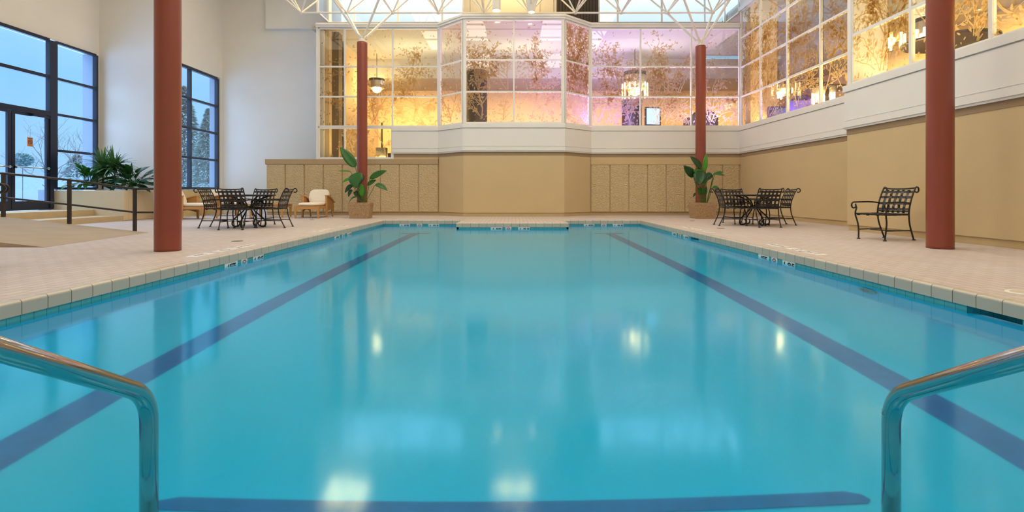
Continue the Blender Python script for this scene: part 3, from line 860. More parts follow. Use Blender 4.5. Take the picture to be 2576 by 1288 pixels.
# ------------------------------------------------------------------ wicker lounge chairs
def pillow(mb, x0, x1, y0, y1, z0, z1, M4=None, n=10):
    cx_, cy_, cz_ = (x0+x1)/2, (y0+y1)/2, (z0+z1)/2
    o = len(mb.v)
    def sup(v, p): return math.copysign(abs(v)**p, v)
    nu, nv = 28, 14
    def fn(u, v):
        a = 2*pi*u; b = -pi/2 + pi*v
        return (cx_ + (x1-x0)/2*sup(cos(b), .35)*sup(cos(a), .35), cy_ + (y1-y0)/2*sup(cos(b), .35)*sup(sin(a), .35), cz_ + (z1-z0)/2*sup(sin(b), .75))
    mb.grid(fn, nu, nv)
    if M4 is not None:
        for i in range(o, len(mb.v)): mb.v[i] = tuple(M4 @ Vector(mb.v[i]))
def make_lounge(label):
    """sitter looks to -y; front legs at y=-.62"""
    t = thing('lounge_chair', label, 'lounge chair', (0, 0, 0), 0, 'wicker lounge chairs with cream cushions')
    for s in (-1, 1):
        k = MB(); k.hexa([(s*.345-.022, -.625, 0), (s*.345+.022, -.625, 0), (s*.345+.022, -.58, 0), (s*.345-.022, -.58, 0)], [(s*.345-.035, -.635, .37), (s*.345+.035, -.635, .37), (s*.345+.035, -.565, .37), (s*.345-.035, -.565, .37)])
        obj('leg', k, M['teak'], t, bevel=.006)
        k = MB(); k.hexa([(s*.38-.025, -.03, 0), (s*.38+.025, -.03, 0), (s*.38+.025, .03, 0), (s*.38-.025, .03, 0)], [(s*.38-.028, -.04, .68), (s*.38+.028, -.04, .68), (s*.38+.028, .03, .68), (s*.38-.028, .03, .68)])
        obj('arm_post', k, M['teak'], t, bevel=.006)
        k = MB(); k.tube(smooth([(s*.36, .60, .0), (s*.36, .55, .14), (s*.36, .50, .30)], 1), [.024]*4 if False else .024, 6); obj('leg', k, M['teak'], t, sm=True)
        # wicker side, arched below, its top falling to the back
        k = MB(); q = []
        for m in range(11):
            u = m/10; y = .02 + u*.60
            q.append((y, .17 + .07*sin(pi*u), .675 - .20*u**1.5))
        vs = []
        for y, za, zb_ in q: vs += [(s*.38-.014, y, za), (s*.38+.014, y, za), (s*.38+.014, y, zb_), (s*.38-.014, y, zb_)]
        fs = [(i*4+m, i*4+(m+1) % 4, (i+1)*4+(m+1) % 4, (i+1)*4+m) for i in range(10) for m in range(4)] + [(0, 1, 2, 3), (40, 41, 42, 43)]
        k.add(vs, fs); obj('side_panel', k, M['wicker'], t)
        k = MB(); pts = smooth([(s*.385, -.05, .685), (s*.385, .10, .685), (s*.385, .35, .605), (s*.385, .66, .455)], 2)
        ribbon(k, pts, .085, (1, 0, 0), .028); obj('arm', k, M['teak'], t)
        # side rail
        k = MB(); k.box(s*.345-.02, s*.345+.02, -.58, 0, .29, .37); obj('seat_rail', k, M['teak'], t)
    k = MB(); n_ = 12
    for i in range(n_):
        x0, x1 = -.315+.63*i/n_, -.315+.63*(i+1)/n_
        h0 = .245+.035*sin(pi*i/n_); h1 = .245+.035*sin(pi*(i+1)/n_)
        k.hexa([(x0, -.62, h0), (x1, -.62, h1), (x1, -.58, h1), (x0, -.58, h0)], [(x0, -.62, .37), (x1, -.62, .37), (x1, -.58, .37), (x0, -.58, .37)])
    obj('front_rail', k, M['teak'], t)
    k = MB(); k.box(-.33, .33, -.58, .55, .33, .36); obj('seat_deck', k, M['wicker'], t)
    k = MB(); pillow(k, -.325, .325, -.60, .40, .358, .475); obj('seat_cushion', k, M['cushion'], t, sm=True)
    R = Matrix.Translation((0, .30, .44)) @ Matrix.Rotation(radians(-24), 4, 'X')
    k = MB(); pillow(k, -.32, .32, -.075, .075, -.02, .47, R); obj('back_cushion', k, M['cushion'], t, sm=True)
    k = MB(); k.box(-.335, .335, .085, .11, -.06, .34); k.xf(R); obj('back_panel', k, M['wicker'], t)
    return t
l1 = make_lounge('wicker lounge chair with cream cushions facing the pool, just left of the stone planter')
l1.location = (-6.24, 15.93, 0)
dup(l1, (-9.62, 15.06, 0), radians(90), 'wicker lounge chair with a cream seat cushion half hidden behind the near left red column')
dup(l1, (-9.62, 17.10, 0), radians(82), 'wicker lounge chair with raised cream back cushion, behind the left patio chairs')
t = thing('side_table', 'low honey coloured wooden table behind the left patio set', 'table', (-7.65, 16.0, 0))
k = MB(); 
for i in range(7): k.box(-.55, .55, -.36+i*.104, -.36+i*.104+.094, .40, .425)
obj('table_top', k, M['teak'], t)
k = MB(); k.box(-.52, .52, -.33, -.30, .31, .40); k.box(-.52, .52, .30, .33, .31, .40); k.box(-.52, -.49, -.30, .30, .31, .40); k.box(.49, .52, -.30, .30, .31, .40); obj('apron', k, M['teak'], t)
for a in (-1, 1):
    for b in (-1, 1):
        k = MB(); k.hexa([(a*.49-.02, b*.30-.02, 0), (a*.49+.02, b*.30-.02, 0), (a*.49+.02, b*.30+.02, 0), (a*.49-.02, b*.30+.02, 0)], [(a*.49-.03, b*.30-.03, .398), (a*.49+.03, b*.30-.03, .398), (a*.49+.03, b*.30+.03, .398), (a*.49-.03, b*.30+.03, .398)])
        obj('leg', k, M['teak'], t)

# ------------------------------------------------------------------ stone planters
def stone_planter(x, y, rz, w, d, lab):
    t = thing('stone_planter', lab, 'planter', (x, y, 0), rz, 'square stone planters')
    h = .475; k = MB(); a, b = w/2, d/2; c_ = .87; wl = .05
    k.hexa([(-a*c_, -b*c_, 0), (a*c_, -b*c_, 0), (a*c_, b*c_, 0), (-a*c_, b*c_, 0)], [(-a, -b, h-.09), (a, -b, h-.09), (a, b, h-.09), (-a, b, h-.09)])
    o = [(-a, -b), (a, -b), (a, b), (-a, b)]; i_ = [(-a+wl, -b+wl), (a-wl, -b+wl), (a-wl, b-wl), (-a+wl, b-wl)]
    for m in range(4):
        n_ = (m+1) % 4
        k.hexa([(*o[m], h-.09), (*o[n_], h-.09), (*i_[n_], h-.09), (*i_[m], h-.09)], [(*o[m], h), (*o[n_], h), (*i_[n_], h), (*i_[m], h)])
    obj('pot', k, M['stone'], t, bevel=.008)
    k = MB(); k.box(-a+wl, a-wl, -b+wl, b-wl, h-.089, h-.03); obj('soil', k, M['soil'], t)
    return t
PL = (-4.63, 15.44); PR = (5.80, 15.35)
stone_planter(*PL, .0, .66, .44, 'square tan stone planter at the foot of the far left red column')
stone_planter(*PR, .06, .66, .60, 'square tan stone planter at the foot of the far right red column')
# leaves
def blade(mb, base, tip, width, sag=.0, normal=(0, -1, 0), n=10, tw=0.0, fold=.18, shape=.45):
    """broad leaf from base to tip; normal = side that faces us"""
    base, tip = Vector(base), Vector(tip); ax = tip-base; L = ax.length; t = ax.normalized()
    nn = Vector(normal); nn = (nn - t*nn.dot(t)); nn = nn.normalized() if nn.length > .05 else t.orthogonal().normalized()
    sd = t.cross(nn).normalized()
    rows = []
    for i in range(n+1):
        u = i/n
        w = width/2*max(0.02, (sin(pi*min(1, u**shape*1.0)) if False else (u**.6)*(1-u)**.85*2.62))
        c = base + ax*u + Vector((0, 0, -1))*sag*L*4*u*(1-u)*(-1) + nn*(.03*L*sin(pi*u))
        rot = tw*u
        s_ = sd*cos(rot) + nn*sin(rot); m_ = nn*cos(rot) - sd*sin(rot)
        rows.append([c - s_*w + m_*w*fold, c - s_*w*.5 + m_*w*fold*.35, c, c + s_*w*.5 + m_*w*fold*.35, c + s_*w + m_*w*fold])
    vs = [v for r_ in rows for v in r_]
    fs = [(i*5+j, i*5+j+1, (i+1)*5+j+1, (i+1)*5+j) for i in range(n) for j in range(4)]
    mb.add(vs, fs)
def bird_plant(name, lab, root, leaves, Y0, org, sc, grp):
    """leaves: (base px, tip px, width px, dy base, dy tip, material, sag, normal) in crop pixels"""
    conv = lambda q, dy: Vector(P(org[0]+q[0]/sc, org[1]+q[1]/sc, Y0+dy))
    t = thing(name, lab, 'plant', root, 0, grp)
    R0 = Vector(root)
    for (b, tp, w, dyb, dyt, mat, sag, nr, stem0, bend) in leaves:
        B, T_ = conv(b, dyb)-R0, conv(tp, dyt)-R0
        k = MB(); blade(k, B, T_, w/sc*Y0/F*.95, sag, nr)
        lf = obj('leaf', k, M[mat], t, sm=True, solid=.003)
        s0 = conv(stem0, 0)-R0; s0.z = max(s0.z, -.02)
        mid = (s0+B)/2 + Vector((bend, 0, .04))
        d_ = (T_-B).normalized()
        k = MB(); k.tube(smooth([s0, mid, B, B+d_*.05], 2), .009, 6); obj('stalk', k, M['stem'], lf, sm=True)
    return t
f_ = (0, -1, .15); u_ = (.3, -.8, .5)
c3, s3 = (720, 360), 6.132
ZP = .45
LL = [((1072, 378), (832, 62), 165, 0, -.05, 'leaf', 0, (.45, -1, .1), (1180, 915), -.02),
      ((1000, 440), (795, 428), 60, .05, .0, 'leaf_bright', -.02, (0, -.45, 1), (1165, 915), 0),
      ((1085, 455), (1080, 692), 250, -.05, -.30, 'leaf', .05, (-.3, -1, .35), (1170, 915), -.03),
      ((1140, 470), (1120, 640), 150, .02, -.1, 'leaf_dark', .05, (.5, -1, .2), (1190, 915), 0),
      ((1010, 555), (862, 612), 70, .0, -.05, 'leaf_bright', .08, (0, -.8, .8), (1160, 915), -.02),
      ((1030, 645), (905, 770), 85, .0, -.08, 'leaf_dark', .10, (0, -1, .5), (1165, 915), -.05),
      ((1010, 712), (960, 832), 70, -.05, -.12, 'leaf_dark', .06, (-.2, -1, .5), (1165, 915), -.05),
      ((1165, 825), (1152, 612), 85, -.08, -.05, 'leaf_bright', 0, (.2, -1, 0), (1185, 915), 0),
      ((1195, 830), (1190, 640), 55, -.02, -.0, 'leaf', 0, (.6, -1, 0), (1195, 915), 0),
      ((1285, 552), (1552, 424), 105, .0, .0, 'leaf', .03, (.1, -1, .3), (1215, 915), .04),
      ((1250, 652), (1388, 568), 75, .0, .05, 'leaf', .04, (0, -1, .3), (1205, 915), .02),
      ((1370, 640), (1566, 738), 85, .0, -.05, 'leaf', .10, (0, -1, .6), (1225, 915), .03),
      ((1110, 775), (1035, 770), 95, -.05, -.12, 'leaf_dark', -.05, (0, -1, .1), (1175, 915), -.02),
      ((1080, 826), (968, 918), 40, -.05, -.08, 'leaf', .14, (0, -.6, .8), (1160, 915), -.02)]
bird_plant('bird_of_paradise', 'tall broad leaved green plant with one raised leaf in the left stone planter', (PL[0], PL[1]-.04, ZP), LL, PL[1]-.08, c3, s3, 'broad leaved plants in the stone planters')
c4, s4 = (1600, 380), 6.44
RL = [((1062, 285), (875, 85), 130, .0, -.05, 'leaf_dark', 0, (.5, -1, .1), (1090, 845), -.01),
      ((1108, 340), (1137, 38), 85, .02, .05, 'leaf_bright', 0, (-.3, -1, 0), (1115, 845), .01),
      ((948, 415), (770, 240), 150, .0, -.1, 'leaf_dark', 0, (-.3, -1, .3), (1075, 845), -.03),
      ((900, 300), (765, 245), 60, .05, .0, 'leaf', 0, (0, -1, .4), (1070, 845), -.03),
      ((1060, 320), (1010, 555), 230, -.05, -.25, 'leaf_dark', .04, (-.2, -1, .3), (1090, 845), 0),
      ((1090, 380), (928, 318), 160, .0, -.1, 'leaf', .03, (0, -1, .4), (1080, 845), 0),
      ((1085, 420), (1075, 560), 150, -.1, -.25, 'leaf', .05, (.2, -1, .3), (1100, 845), 0),
      ((1250, 372), (1438, 398), 70, .0, .0, 'leaf', .04, (0, -.7, .7), (1140, 845), .02),
      ((1270, 378), (1418, 338), 60, .05, .1, 'leaf', .03, (0, -.7, .7), (1140, 845), .02),
      ((1135, 405), (1230, 370), 90, .0, .0, 'leaf_dark', .02, (0, -1, .4), (1130, 845), .01),
      ((1245, 390), (1130, 490), 60, .0, -.05, 'leaf_dark', .05, (0, -1, .4), (1150, 845), .03),
      ((1235, 590), (1365, 640), 75, .0, -.02, 'leaf', .12, (0, -.8, .6), (1150, 845), .03),
      ((965, 680), (925, 750), 35, .0, -.03, 'leaf_dark', .1, (0, -1, .4), (1055, 845), -.02),
      ((1040, 720), (1000, 590), 60, -.05, -.08, 'leaf', 0, (.2, -1, 0), (1060, 845), -.01),
      ((1050, 700), (1030, 560), 60, .02, .0, 'leaf_bright', 0, (0, -1, 0), (1075, 845), 0),
      ((1120, 720), (1140, 560), 50, .02, .0, 'leaf', 0, (0, -1, 0), (1130, 845), 0),
      ((1080, 720), (1095, 570), 60, -.05, -.05, 'leaf', 0, (.2, -1, 0), (1100, 845), 0)]
bird_plant('bird_of_paradise', 'bushy broad leaved dark green plant in the right stone planter', (PR[0]-.05, PR[1]-.10, ZP), RL, PR[1]-.10, c4, s4, 'broad leaved plants in the stone planters')
# plants of the entrance planter
R = random.Random(5)
def strappy(lab, x, y, z, h, n, spread):
    t = thing('dracaena', lab, 'plant', (x, y, z), 0, 'spiky plants in the entrance planter')
    k = MB(); k.tube([(0, 0, -.02), (.02, 0, h*.5), (0, .01, h*.62)], .02, 7); obj('trunk', k, M['bark'], t, sm=True)
    k = MB()
    for i in range(n):
        a = R.uniform(0, 2*pi); e = R.uniform(-.1, 1.45); L = spread*R.uniform(.7, 1.15)
        b = Vector((0, 0, h*R.uniform(.55, .66))); d = Vector((cos(a)*cos(e), sin(a)*cos(e), sin(e)))
        pts = []
        for m in range(8):
            u = m/7
            p = b + d*L*u + Vector((0, 0, -1))*(L*u*u*(.55 + .45*R.random()*0)*cos(e))
            pts.append(p)
        sd = Vector((-sin(a), cos(a), 0))
        ws = [.012, .024, .028, .027, .024, .019, .012, .003]
        vs = []
        for p, w_ in zip(pts, ws): vs += [p - sd*w_, p + Vector((0, 0, -.004)), p + sd*w_]
        k.add(vs, [(m*3+j, m*3+j+1, m*3+4+j, m*3+3+j) for m in range(7) for j in range(2)])
    obj('leaves', k, M['leaf_strap'], t, sm=True)
    return t
def broad(lab, x, y, z, n, L, mat, w=.11, dirs=(0, 2*pi)):
    t = thing('broad_leaf_shrub', lab, 'plant', (x, y, z), 0, 'broad leaved shrubs in the entrance planter')
    k = MB(); ks = MB()
    for i in range(n):
        a = R.uniform(*dirs); e = R.uniform(.15, 1.3); l1_ = L*R.uniform(.35, .75); l2 = L*R.uniform(.45, .7)
        d = Vector((cos(a)*cos(e), sin(a)*cos(e), sin(e)))
        b = Vector((R.uniform(-.08, .08), R.uniform(-.08, .08), 0)); m = b + d*l1_
        e2 = e - R.uniform(.2, .8); d2 = Vector((cos(a)*cos(e2), sin(a)*cos(e2), sin(e2)))
        ks.tube([b, m], .006, 5)
        blade(k, m, m + d2*l2, w*R.uniform(.8, 1.2), .03, (-.0+.2*cos(a), -.5, .9), 8)
    obj('stalks', ks, M['stem'], t); obj('leaves', k, M[mat], t, sm=True)
    return t
strappy('spiky arching plant left of the centre of the entrance planter, against the window', *P(258, 474, 14.75), 1.0, 120, .72)
strappy('spiky arching plant in the middle of the entrance planter', *P(287, 474, 14.55), .95, 140, .70)
broad('broad leaved green plant at the left end of the entrance planter', *P(226, 468, 14.52), 64, .70, 'leaf', .12, (-2.1, 1.0))
broad('broad leaved green plant at the right end of the entrance planter near the column', *P(336, 469, 14.58), 56, .64, 'leaf_dark', .14, (-3.3, .5))
broad('low reddish green plant at the front of the entrance planter', *P(312, 476, 14.62), 26, .30, 'leaf_dark', .07)

# ------------------------------------------------------------------ handrail of the ramp
t = thing('ramp_railing', 'dark brown two bar handrail along the entrance ramp', 'railing', (0, 9.93, 0))
tops = [(-12.6, 1.17), (-10.02, 1.168), (-8.72, 1.038), (-7.43, .862), (-6.85, .862)]
mids = [(-12.6, .695), (-10.02, .69), (-8.72, .553), (-7.43, .40), (-6.85, .40)]
end = [(-6.85+.231*sin(q), .631+.231*cos(q)) for q in [pi*i/8 for i in range(1, 8)]]
k = MB(); k.tube([(x, 0, z) for x, z in tops], .022, 10); obj('top_rail', k, M['rail_paint'], t, sm=True)
k = MB(); k.tube([(x, 0, z) for x, z in mids], .019, 10); obj('middle_rail', k, M['rail_paint'], t, sm=True)
k = MB(); k.tube([(x, 0, z) for x, z in [tops[-1]] + end + [mids[-1]]], .021, 10); obj('end_loop', k, M['rail_paint'], t, sm=True)
for x, zt2_ in ((-7.43, .855), (-8.72, 1.03), (-10.02, 1.16), (-12.3, 1.16)):
    zg = max(.0, min(.31, (-7.18-x)*.31/2.82)); k = MB(); k.box(x-.025, x+.025, -.025, .025, zg, zt2_); obj('post', k, M['rail_paint'], t)

# ------------------------------------------------------------------ stainless pool rails
def pool_rail(X, Y, zb_, slope, lab):
    t = thing('pool_handrail', lab, 'handrail', (X, Y, WL), 0, 'stainless pool handrails')
    r = .0275; o = Vector((X, Y, WL))
    A = Vector((X, Y, -.65)); C = Vector((X, Y, zb_))
    dirv = Vector((0, -1, slope)).normalized()
    top = C + dirv*(1.25*sqrt(1+slope*slope))
    bend = []
    T_ = .095
    P0, P2 = C - Vector((0, 0, T_)), C + dirv*T_
    for i in range(13):
        u = i/12
        bend.append(P0*(1-u)**2 + C*2*u*(1-u) + P2*u*u)
    k = MB(); k.tube([p-o for p in [A, P0-Vector((0, 0, .05))] + bend + [C+dirv*.3, top]], r, 20); obj('rail', k, M['steel'], t, sm=True)
    e = top; out = []
    for i in range(1, 13):
        q = i/12
        a0 = math.atan(slope); a = a0 - q*(a0+pi/2)
        out.append((a))
    p = Vector(e); pts = [p.copy()]
    for a in out:
        p = p + Vector((0, -cos(a), sin(a)))*.035; pts.append(p.copy())
    pts.append(Vector((X, p.y, .001)))
    k = MB(); k.tube([q-o for q in pts], r, 20); obj('anchor_leg', k, M['steel'], t, sm=True)
    k = MB(); k.lathe([(.06, .001), (.06, .012), (.034, .03)], 20, (0, p.y-Y, -WL)); obj('escutcheon', k, M['steel'], t, sm=True)
    return t
pool_rail(-1.227, 1.704, .115, .62, 'curved stainless steel handrail entering the water at the lower left')
r2 = pool_rail(1.300, 1.728, .10, .62, 'curved stainless steel handrail entering the water at the lower right')
k = MB()
for zz in (.045, .035): k.lathe([(.0281, -.001), (.0284, 0), (.0281, .001)], 24, (0, 0, zz-WL-.0), caps=False)
obj('weld_rings', k, M['steel'], r2)

# ------------------------------------------------------------------ depth markers in the waterline tiles
def side_mat(side):
    return {'L': ((1, 0, 0), radians(90)), 'R': ((-1, 0, 0), radians(-90)), 'B': ((0, -1, 0), 0)}[side]
def wall_marker(side, u, kind, lab, v=None):
    """side wall of the pool; u is the y (sides) or x (ends) position"""
    g2 = g
    if side == 'L': loc, rz = (-XP-g2, u, -.183), radians(90)
    elif side == 'R': loc, rz = (XP+g2, u, -.183), radians(-90)
    else: loc, rz = (u, (YP if side == 'P' else YE)+g2, -.183), 0
    t = thing('depth_marker', lab, 'marker', loc, rz, 'waterline depth markers')
    W = .30 if len(kind) > 2 and kind != 'no' else .155
    k = MB(); k.box(-W/2, W/2, -.006, -.0005, -.0765, .0745); obj('tile', k, M['marker'], t)
    if kind == 'no':
        k = MB()
        for i in range(28):
            a0, a1 = 2*pi*i/28, 2*pi*(i+1)/28
            k.add([(.046*cos(q), -.0075, .046*sin(q)) for q in (a0, a1)] + [(.062*cos(q), -.0075, .062*sin(q)) for q in (a1, a0)], [(0, 1, 2, 3)])
        k.add([(-.038, -.0075, .030), (-.030, -.0075, .038), (.038, -.0075, -.030), (.030, -.0075, -.038)], [(0, 1, 2, 3)])
        obj('ring', k, M['red_ink'], t)
        k = MB(); k.tube(smooth([(-.03, -.008, .012), (0, -.008, .02), (.022, -.008, -.004)], 1), .006, 5); k.ball((.028, -.008, -.016), .009, 8, 6); obj('diver', k, M['ink'], t)
    else:
        text('lettering', kind, .135, M['ink'], t, (0, -.0072, .0), (radians(90), 0, 0))
lab_ = {'4FT': 'white 4FT depth marker tile', '4 OF': 'white 4 OF depth marker tile', '4 FT': 'white 4 FT depth marker tile', '0 IN': 'white 0 IN depth marker tile', 'no': 'white no diving marker tile', '4 IN': 'white 4 IN depth marker tile'}
for side, items in {
    'L': [(6.54, '4FT', 'on the left pool wall nearest the camera'), (6.86, 'no', 'on the left pool wall nearest the camera'), (7.24, '4 OF', 'on the left pool wall nearest the camera'),
          (10.5, '4FT', 'on the left pool wall near the far corner'), (10.9, 'no', 'on the left pool wall near the far corner'), (11.3, '4 OF', 'on the left pool wall near the far corner')],
    'R': [(7.30, '4FT', 'on the right pool wall nearest the camera'), (7.00, 'no', 'on the right pool wall nearest the camera'), (6.64, '4 OF', 'on the right pool wall nearest the camera'),
          (11.32, '4FT', 'on the right pool wall near the far corner'), (10.95, 'no', 'on the right pool wall near the far corner'), (10.57, '4 OF', 'on the right pool wall near the far corner')],
    'B': [((1018-HX)*YE/F, '4 FT', 'on the far pool wall left of the pier'), ((1055-HX)*YE/F, 'no', 'on the far pool wall left of the pier'), ((1091-HX)*YE/F, '4 OF', 'on the far pool wall left of the pier'),
          ((1482-HX)*YE/F, '4 FT', 'on the far pool wall right of the pier'), ((1519-HX)*YE/F, 'no', 'on the far pool wall right of the pier'), ((1555-HX)*YE/F, '4 OF', 'on the far pool wall right of the pier')],
    'P': [((1249-HX)*YP/F, '4 FT', 'on the pier front'), ((1279-HX)*YP/F, 'no', 'on the pier front'), ((1318-HX)*YP/F, '4 OF', 'on the pier front')]}.items():
    for u, kd, where in items:
        wall_marker(side, u, kd, lab_[kd] + ' ' + where)
# white marker tiles on the deck
def deck_marker(x, y, kind, lab, rz, w=.42, d=.15):
    t = thing('deck_marker', lab, 'marker', (x, y, 0), rz, 'white marker tiles on the deck')
    k = MB(); k.box(-w/2, w/2, -d/2, d/2, .0004, .004); obj('tile', k, M['marker'], t)
    if kind == 'no':
        k = MB()
        for i in range(28):
            a0, a1 = 2*pi*i/28, 2*pi*(i+1)/28
            k.add([(.050*cos(q), .050*sin(q), .0048) for q in (a0, a1)] + [(.066*cos(q), .066*sin(q), .0048) for q in (a1, a0)], [(0, 1, 2, 3)])
        k.add([(-.043, .035, .0048), (-.035, .043, .0048), (.043, -.035, .0048), (.035, -.043, .0048)], [(0, 3, 2, 1)])
        obj('symbol', k, plain('grey marker ink', (.28, .26, .25), .6) if 'gi' not in M else M['gi'], t)
    else:
        text('lettering', kind, .12 if len(kind) < 6 else .07, M.setdefault('gi', plain('faded marker ink', (.25, .24, .24), .6)), t, (0, 0, .0046), (0, 0, 0), .0005)
for sgn, ys, where in ((-1, (6.38, 6.92, 7.42), 'on the left deck nearest the camera'), (-1, (10.25, 10.85, 11.75), 'on the left deck toward the far end'),
                       (1, (6.59, 6.97, 7.49), 'on the right deck nearest the camera'), (1, (10.1, 10.75, 11.3), 'on the right deck toward the far end')):
    for y, kd, l_ in zip(ys, ('4 FT', 'no', 'NO DIVING'), ('4 FT', 'no diving symbol', 'no diving lettered')):
        x = sgn*3.94
        if kd == 'NO DIVING':
            deck_marker(x, y, 'NO DIVING', 'white deck tile %s %s' % (l_, where), -sgn*radians(-90) if False else sgn*radians(-90))
        else: deck_marker(x, y, kd, 'white deck tile with %s %s' % (l_, where), sgn*radians(-90))
# drains, skimmer lid, underwater fitting
for x, y, r_, lab in ((-4.47, 8.2, .088, 'round grey deck drain between the left table and the pool'), (4.60, 11.1, .085, 'round grey deck drain in front of the right table'), (-5.75, 14.5, .06, 'small round deck drain in front of the lounge chair'), (5.0, 14.0, .07, 'small round deck drain near the right stone planter')):
    t = thing('deck_drain', lab, 'drain', (x, y, 0), 0, 'round deck drains')
    k = MB(); k.lathe([(r_, .0003), (r_, .004), (r_*.86, .005)], 24); obj('rim', k, M['drain'], t)
    k = MB(); k.lathe([(r_*.85, .004), (r_*.85, .0055)], 24)
    obj('grate', k, M['drain'], t)
t = thing('skimmer_lid', 'round white skimmer lid in the right deck at the photo edge', 'lid', (4.06, 3.98, 0))
k = MB(); k.lathe([(.125, .0003), (.125, .006), (.10, .008)], 32); obj('rim', k, M['marker'], t)
k = MB(); k.lathe([(.098, .002), (.098, .0085), (.03, .009)], 32); obj('cover', k, plain('cream lid', (.60, .52, .42), .5), t)
t = thing('pool_light', 'round grey underwater light on the right pool wall', 'light', (XP+g, 5.16, -.47), radians(-90))
k = MB(); k.lathe([(.13, 0), (.13, .02), (.10, .035)], 32); k.xf(Matrix.Rotation(radians(90), 4, 'X')); obj('ring', k, M['steel'], t)
k = MB(); k.lathe([(.098, .01), (.09, .03), (.04, .04)], 32); k.xf(Matrix.Rotation(radians(90), 4, 'X')); obj('lens', k, M['drain'], t)
# ------------------------------------------------------------------ lobby behind the glass
LYB = 24.0; LXR = 13.0
k = MB(); k.box(XS+.1, LXR, YB+.28, LYB, 2.80, 2.99); k.box(XR1+.25, LXR, YR+.0, YB+.3, 2.80, 2.99); k.box(XR2+.25, LXR, -6, YR+.02, 2.80, 2.99); k.box(XWL-.05, XS+.1, YB+.25, LYB, 1.70, 1.93)
k.box(XS+.05, XS+.12, YB+.28, LYB, 1.93, 2.99)
for q in ([(-2.5, YB+.28), (-1.5, 16.66), (1.62, 16.66), (2.6, YB+.28)],): k.prism(q, 2.80, 2.99)
struct('floor_lobby', k, M['lobby_floor'], 'carpeted lobby floor behind the glass')
k = MB(); k.box(XWL-.05, LXR+.2, LYB, LYB+.2, 1.7, 5.62); k.box(LXR, LXR+.2, -6, LYB, 2.8, 5.62); k.box(XWL+.155, XWL+.3, YB+.25, LYB, 1.7, 6.5) 
struct('wall_lobby', k, M['amber'], 'amber lobby walls behind the glass')
k = MB(); k.box(XWL-.05, LXR+.2, LYB-2.6, LYB+.2, 5.62, 6.45); k.box(LXR-1.6, LXR+.2, -6, LYB-2.6, 5.62, 7.2)
k.box(XWL-.3, XR1+.1, YB+.22, LYB+.2, 6.45, 6.58); k.box(XR1+.05, LXR+.2, -6, LYB+.2, 7.2, 7.35); k.box(XR1+.1, LXR, YB+3.4, YB+3.6, 6.45, 7.2); k.prism([(-2.5, YB+.25), (-1.55, 16.62), (1.67, 16.62), (2.65, YB+.25)], 6.47, 6.58)
struct('ceiling_lobby', k, M['lobby_grey'], 'grey beige lobby ceiling and dropped soffit')
k = MB(); k.box(-6.45, -6.12, YB+.5, YB+.9, 1.93, 6.45); struct('trim_21', k, M['olive_panel'], 'olive brown panel at the left of the lobby')
k = MB(); k.box(8.0, 8.9, 16.9, 17.3, 2.99, 7.2); struct('trim_22', k, M['amber'], 'brown lobby pier behind the right glass')
# pendant lamps
def pendant(lab, x, y, z, r, h, rods, cord, drum='steel_can', glow='lamp_rod', top=None):
    t = thing('pendant_lamp', lab, 'lamp', (x, y, z), 0, 'lobby pendant lamps')
    k = MB(); k.tube([(0, 0, h), (0, 0, cord)], .012, 6); obj('cord', k, M['dark_wood'], t)
    k = MB(); k.lathe([(r, h*.3), (r, h), (r*.98, h), (r*.98, h*.3)], 32, caps=False); k.lathe([(r, h*.98), (.02, h*.99)], 32, caps=False); obj('drum_shade', k, M[drum], t, sm=False)
    k = MB(); k.lathe([(r*1.02, h*.85), (r*1.02, h+.01), (r*.9, h+.01)], 32, caps=False); obj('rim', k, M['dark_wood'], t)
    k = MB(); k.ball((0, 0, h*.25), r*.62, 14, 8, (1, 1, .8)); obj('bulb', k, M['lamp_warm'], t, sm=True)
    for i in range(rods):
        a = 2*pi*i/rods; k = MB(); k.tube([(r*1.15*cos(a), r*1.15*sin(a), -.02), (r*1.15*cos(a), r*1.15*sin(a), h*.52)], .028, 8); obj('glass_rod', k, M[glow], t, sm=True)
    return t
pendant('large drum pendant lamp ringed with glowing glass rods right of the bay', *P(1597, 243, 20.0), .43, .96, 14, 1.9)
pendant('glowing pendant lamp seen beside the far left red column through the lobby glass', *P(948, 232, 19.6), .30, .50, 0, 1.5)
pendant('glowing rod lamp low behind the far right glass wall, third bay from the corner', 9.2, 14.9, 3.45, .24, .55, 9, 3.6)
pendant('glowing pendant lamp behind the far right glass wall, second bay from the corner', 9.7, 18.4, 4.25, .32, .5, 8, 2.8)
pendant('bright pendant lamp behind the near right glass wall, left of the near red column', 9.4, 12.7, 4.45, .34, .5, 10, 2.6)
pendant('bright pendant lamp behind the near right glass wall, beside the near red column', 9.2, 11.2, 4.15, .20, .5, 8, 2.9)
# dark drum shaped pillars
def pillar(lab, x, y, z0, z1, r):
    t = thing('lobby_pillar', lab, 'pillar', (x, y, z0), 0, 'dark round lobby pillars')
    k = MB(); k.lathe([(r, 0), (r, (z1-z0)-.12)], 32); obj('shaft', k, M['dark_wood'], t)
    k = MB(); k.lathe([(r*1.03, (z1-z0)-.12), (r*1.03, (z1-z0)), (r*.9, (z1-z0)+.01)], 32); obj('cap', k, M['dark_panel'], t)
pillar('dark round pillar behind the left pane of the bay front', -1.28, 18.3, 2.99, 5.18, .38)
pillar('dark round pillar below the large pendant lamp behind the glass', 4.85, 20.4, 2.99, 4.5, .40)
